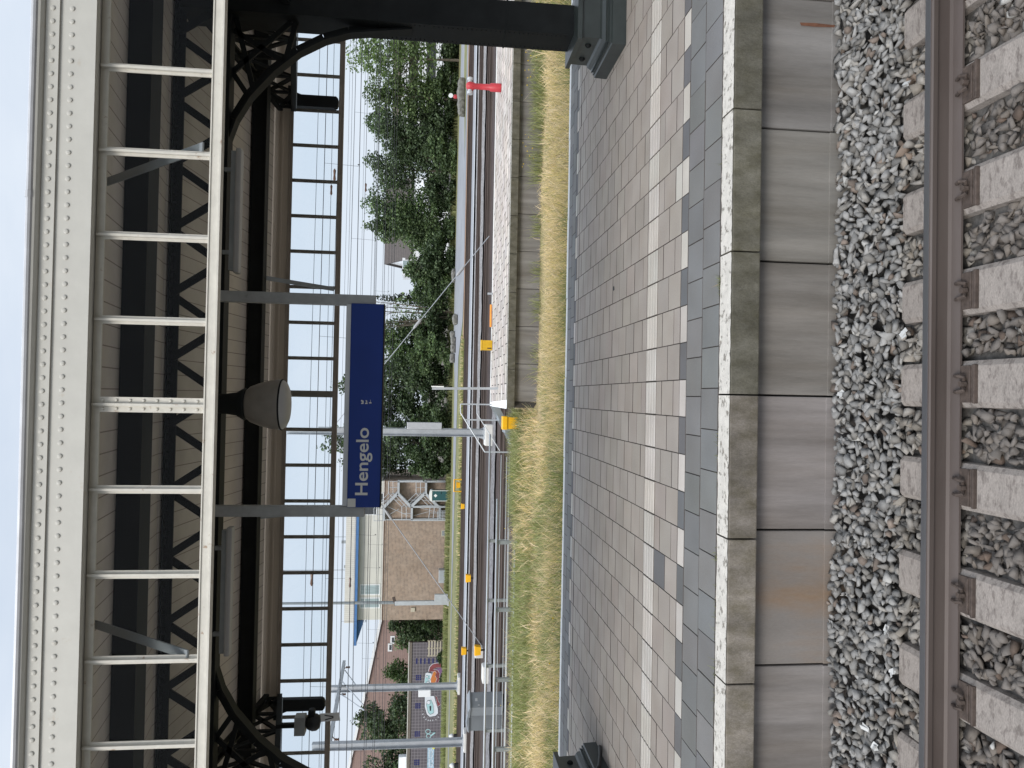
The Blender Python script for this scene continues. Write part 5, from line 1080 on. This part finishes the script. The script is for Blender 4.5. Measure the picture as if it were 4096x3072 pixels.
for i, (x0, x1, y0, y1) in enumerate(((1735, 1800, 560, 640), (1720, 1790, 690, 780), (1680, 1800, 440, 520))):
    a, c_ = at(x1, y1, 112), at(x0, y0, 112); t = thing('grey_shed', ['grey flat building glimpsed through the trunks, the middle one', 'grey flat building glimpsed through the trunks, nearest the dark roofed house', 'grey flat building glimpsed through the trunks, nearest the apartment block'][i], 'building', (a.x, 112, 0), 'grey buildings behind the trees')
    b = MB(); b.box((a.x, 112, 0), (c_.x, 118, c_.z)); b.build('wall', M['greywall'], t); b = MB(); b.box((a.x - .1, 111.9, c_.z), (c_.x + .1, 118.1, c_.z + .2)); b.build('roof_edge', M['whiteframe'], t); b = MB(); b.box((a.x + 1.2, 111.95, 1.4), (a.x + 2.4, 111.99, 2.2)); b.build('window', M['whiteframe'], t)
# boulders / concrete blocks beside the road
def block(x, y, w, h, lab):
    b = MB(); bm = bmesh.new(); bmesh.ops.create_icosphere(bm, subdivisions=2, radius=1)
    for v in bm.verts:
        c_ = v.co.copy(); k = 1 + .10 * math.sin(c_.x * 5 + x) + .08 * math.sin(c_.y * 7 + c_.z * 4); m_ = max(abs(c_.x), abs(c_.y), abs(c_.z)); c_ = c_.lerp(c_ / m_, .55) * k; v.co = (c_.x * w / 2, c_.y * .35, c_.z * h / 2)
    bm.verts.index_update(); b.add([(v.co.x + x, v.co.y + y, v.co.z + h / 2 - .06) for v in bm.verts], [[v.index for v in f.verts] for f in bm.faces]); bm.free()
    tag(b.build('rough_block', M['boulder'], origin=(x, y, -.06)), lab, 'boulder', 'rough blocks along the road')
for i, (x, y, w, h, yy) in enumerate(((1857, 334, 1.0, .75, 66), (1856, 374, 1.9, .8, 66), (1856, 423, 1.2, .75, 66), (1856, 448, .7, .7, 65.8), (1829, 1277, 1.1, .6, 73), (1812, 1338, .8, .6, 80), (1820, 1362, .8, .6, 77), (1820, 1393, .9, .6, 77), (1816, 1433, 1.0, .6, 79), (1822, 1100, 1.5, .5, 82))):
    p = at(x, y, yy); block(p.x, yy, w, h, ['first grey block of the short row behind the red hydrant', 'long grey block in the middle of the row behind the hydrant', 'third grey block of the row behind the red hydrant', 'end block of the row behind the hydrant', 'lone grey boulder on the asphalt before the trees', 'small boulder on the road edge, upper of four', 'small boulder on the road edge, second of four', 'small boulder on the road edge, third of four', 'small boulder on the road edge, lowest of four', 'low boulder at the foot of the shrubs'][i])
p = at(1845, 388, 68); t = thing('fire_hydrant', 'distant red hydrant with a round white disc behind the grey blocks', 'hydrant', (p.x, 68, -.03))
b = MB(); b.lathe([(.12, -.03), (.12, .6), (.18, .7), (.18, .9), (.1, 1.0), (0, 1.02)], (p.x, 68, 0), 12); b.build('standpipe', M['red'], t, sm=True)
b = MB(); b.lathe([(0, -.03), (.2, -.03), (.2, .03), (0, .03)], (p.x, 67.8, 1.22), 18, 'y'); b.build('round_disc', M['whiteframe'], t)
# signal lamps by the walk (white hooded)
for i, (x, y, yy) in enumerate(((1803, 2945, 58.5), (1812, 3062, 56.5))):
    p = at(x, y, yy); t = thing('ground_signal', ['white hooded ground signal by the walk, before the ring graffiti', 'white hooded ground signal at the lower edge of the photo'][i], 'signal', (p.x, yy, 0), 'ground signals')
    b = MB(); b.lathe([(0, -.35), (.18, -.3), (.25, 0), (.2, .25), (.08, .4), (0, .42)], (p.x, yy, .8), 12, 'x') if False else b.lathe([(0, .62), (.08, .60), (.16, .50), (.19, .38), (.16, .28), (0, .24)], (p.x, yy, 0), 14); b.build('hood', M['pottyroof'], t, sm=True)
    b = MB(); b.box((p.x - .13, yy - .13, -.05), (p.x + .13, yy + .13, .25)); b.build('lamp_body', M['plastic'], t)
# windsock far away above the roofs
t = thing('windsock', 'red and white striped windsock showing under the far fascia', 'windsock', at(1112, 2330, 120))
a, c_ = at(1120, 2287, 120), at(1103, 2370, 120); n = 5
for k in range(n):
    q, r_ = a.lerp(c_, k / n), a.lerp(c_, (k + 1) / n); b = MB(); b.tube([q, r_], [.62 - .06 * k, .62 - .06 * (k + 1)], 12); b.build('stripe', M['sock_r'] if k % 2 == 0 else M['sock_w'], t)
b = MB(); b.tube([a + Vector((.2, 0, .5)), a + Vector((.2, 0, -25))], .06, 6); b.build('pole', M['galv'], t)

# ------------------------------------------------------------------ light: bright overcast, soft sun from behind the viewer
EL, AZ = math.radians(40), math.radians(209)      # azimuth from +Y, clockwise
w = bpy.data.worlds.new('World'); SC.world = w; w.use_nodes = True; N, L = w.node_tree.nodes, w.node_tree.links
bg = N['Background']; bg.inputs['Strength'].default_value = .10
sky = N.new('ShaderNodeTexSky'); sky.sky_type = 'NISHITA'; sky.sun_disc = False; sky.sun_elevation = EL; sky.sun_rotation = AZ; sky.air_density = 1.0; sky.dust_density = 3
tc = N.new('ShaderNodeTexCoord'); mp = N.new('ShaderNodeMapping'); mp.inputs['Scale'].default_value = (1.6, 1.6, 4.5); L.new(tc.outputs['Generated'], mp.inputs['Vector'])
nz = N.new('ShaderNodeTexNoise'); nz.inputs['Scale'].default_value = 2.2; nz.inputs['Detail'].default_value = 7; nz.inputs['Roughness'].default_value = .55; L.new(mp.outputs[0], nz.inputs['Vector'])
cr = N.new('ShaderNodeMapRange'); cr.inputs['From Min'].default_value = .3; cr.inputs['From Max'].default_value = .7; cr.inputs['To Min'].default_value = .84; cr.inputs['To Max'].default_value = 1.0; L.new(nz.outputs['Fac'], cr.inputs['Value'])
cl = N.new('ShaderNodeMix'); cl.data_type = 'RGBA'; cl.inputs['A'].default_value = (4.35, 4.95, 5.75, 1); cl.inputs['B'].default_value = (5.1, 5.5, 6.05, 1); L.new(nz.outputs['Fac'], cl.inputs['Factor'])
mx = N.new('ShaderNodeMix'); mx.data_type = 'RGBA'; L.new(cr.outputs[0], mx.inputs['Factor']); L.new(sky.outputs[0], mx.inputs['A']); L.new(cl.outputs['Result'], mx.inputs['B']); sx = N.new('ShaderNodeSeparateXYZ'); L.new(tc.outputs['Generated'], sx.inputs[0])      # an overcast sky is brighter towards the zenith
zr = N.new('ShaderNodeMapRange'); zr.inputs['From Min'].default_value = .48; zr.inputs['From Max'].default_value = 1.0; zr.inputs['To Min'].default_value = 1.0; zr.inputs['To Max'].default_value = 3.0; L.new(sx.outputs['Z'], zr.inputs['Value'])
vs_ = N.new('ShaderNodeVectorMath'); vs_.operation = 'SCALE'; L.new(mx.outputs['Result'], vs_.inputs[0]); L.new(zr.outputs[0], vs_.inputs['Scale']); L.new(vs_.outputs[0], bg.inputs['Color'])
sun = bpy.data.lights.new('sun', 'SUN'); so = bpy.data.objects.new('sun', sun); COL.objects.link(so); sun.energy = 1.5; sun.angle = math.radians(22); sun.color = (1, .96, .90)
sd = Vector((math.sin(AZ) * math.cos(EL), math.cos(AZ) * math.cos(EL), math.sin(EL))); so.rotation_euler = sd.to_track_quat('Z', 'Y').to_euler(); so.location = sd * 50
SC.view_settings.view_transform = 'Standard'; SC.view_settings.look = 'None'; SC.view_settings.gamma = 1; SC.view_settings.exposure = 0.70
SC.render.engine = 'CYCLES'; SC.cycles.max_bounces = 8; SC.cycles.transparent_max_bounces = 16; SC.cycles.use_denoising = True
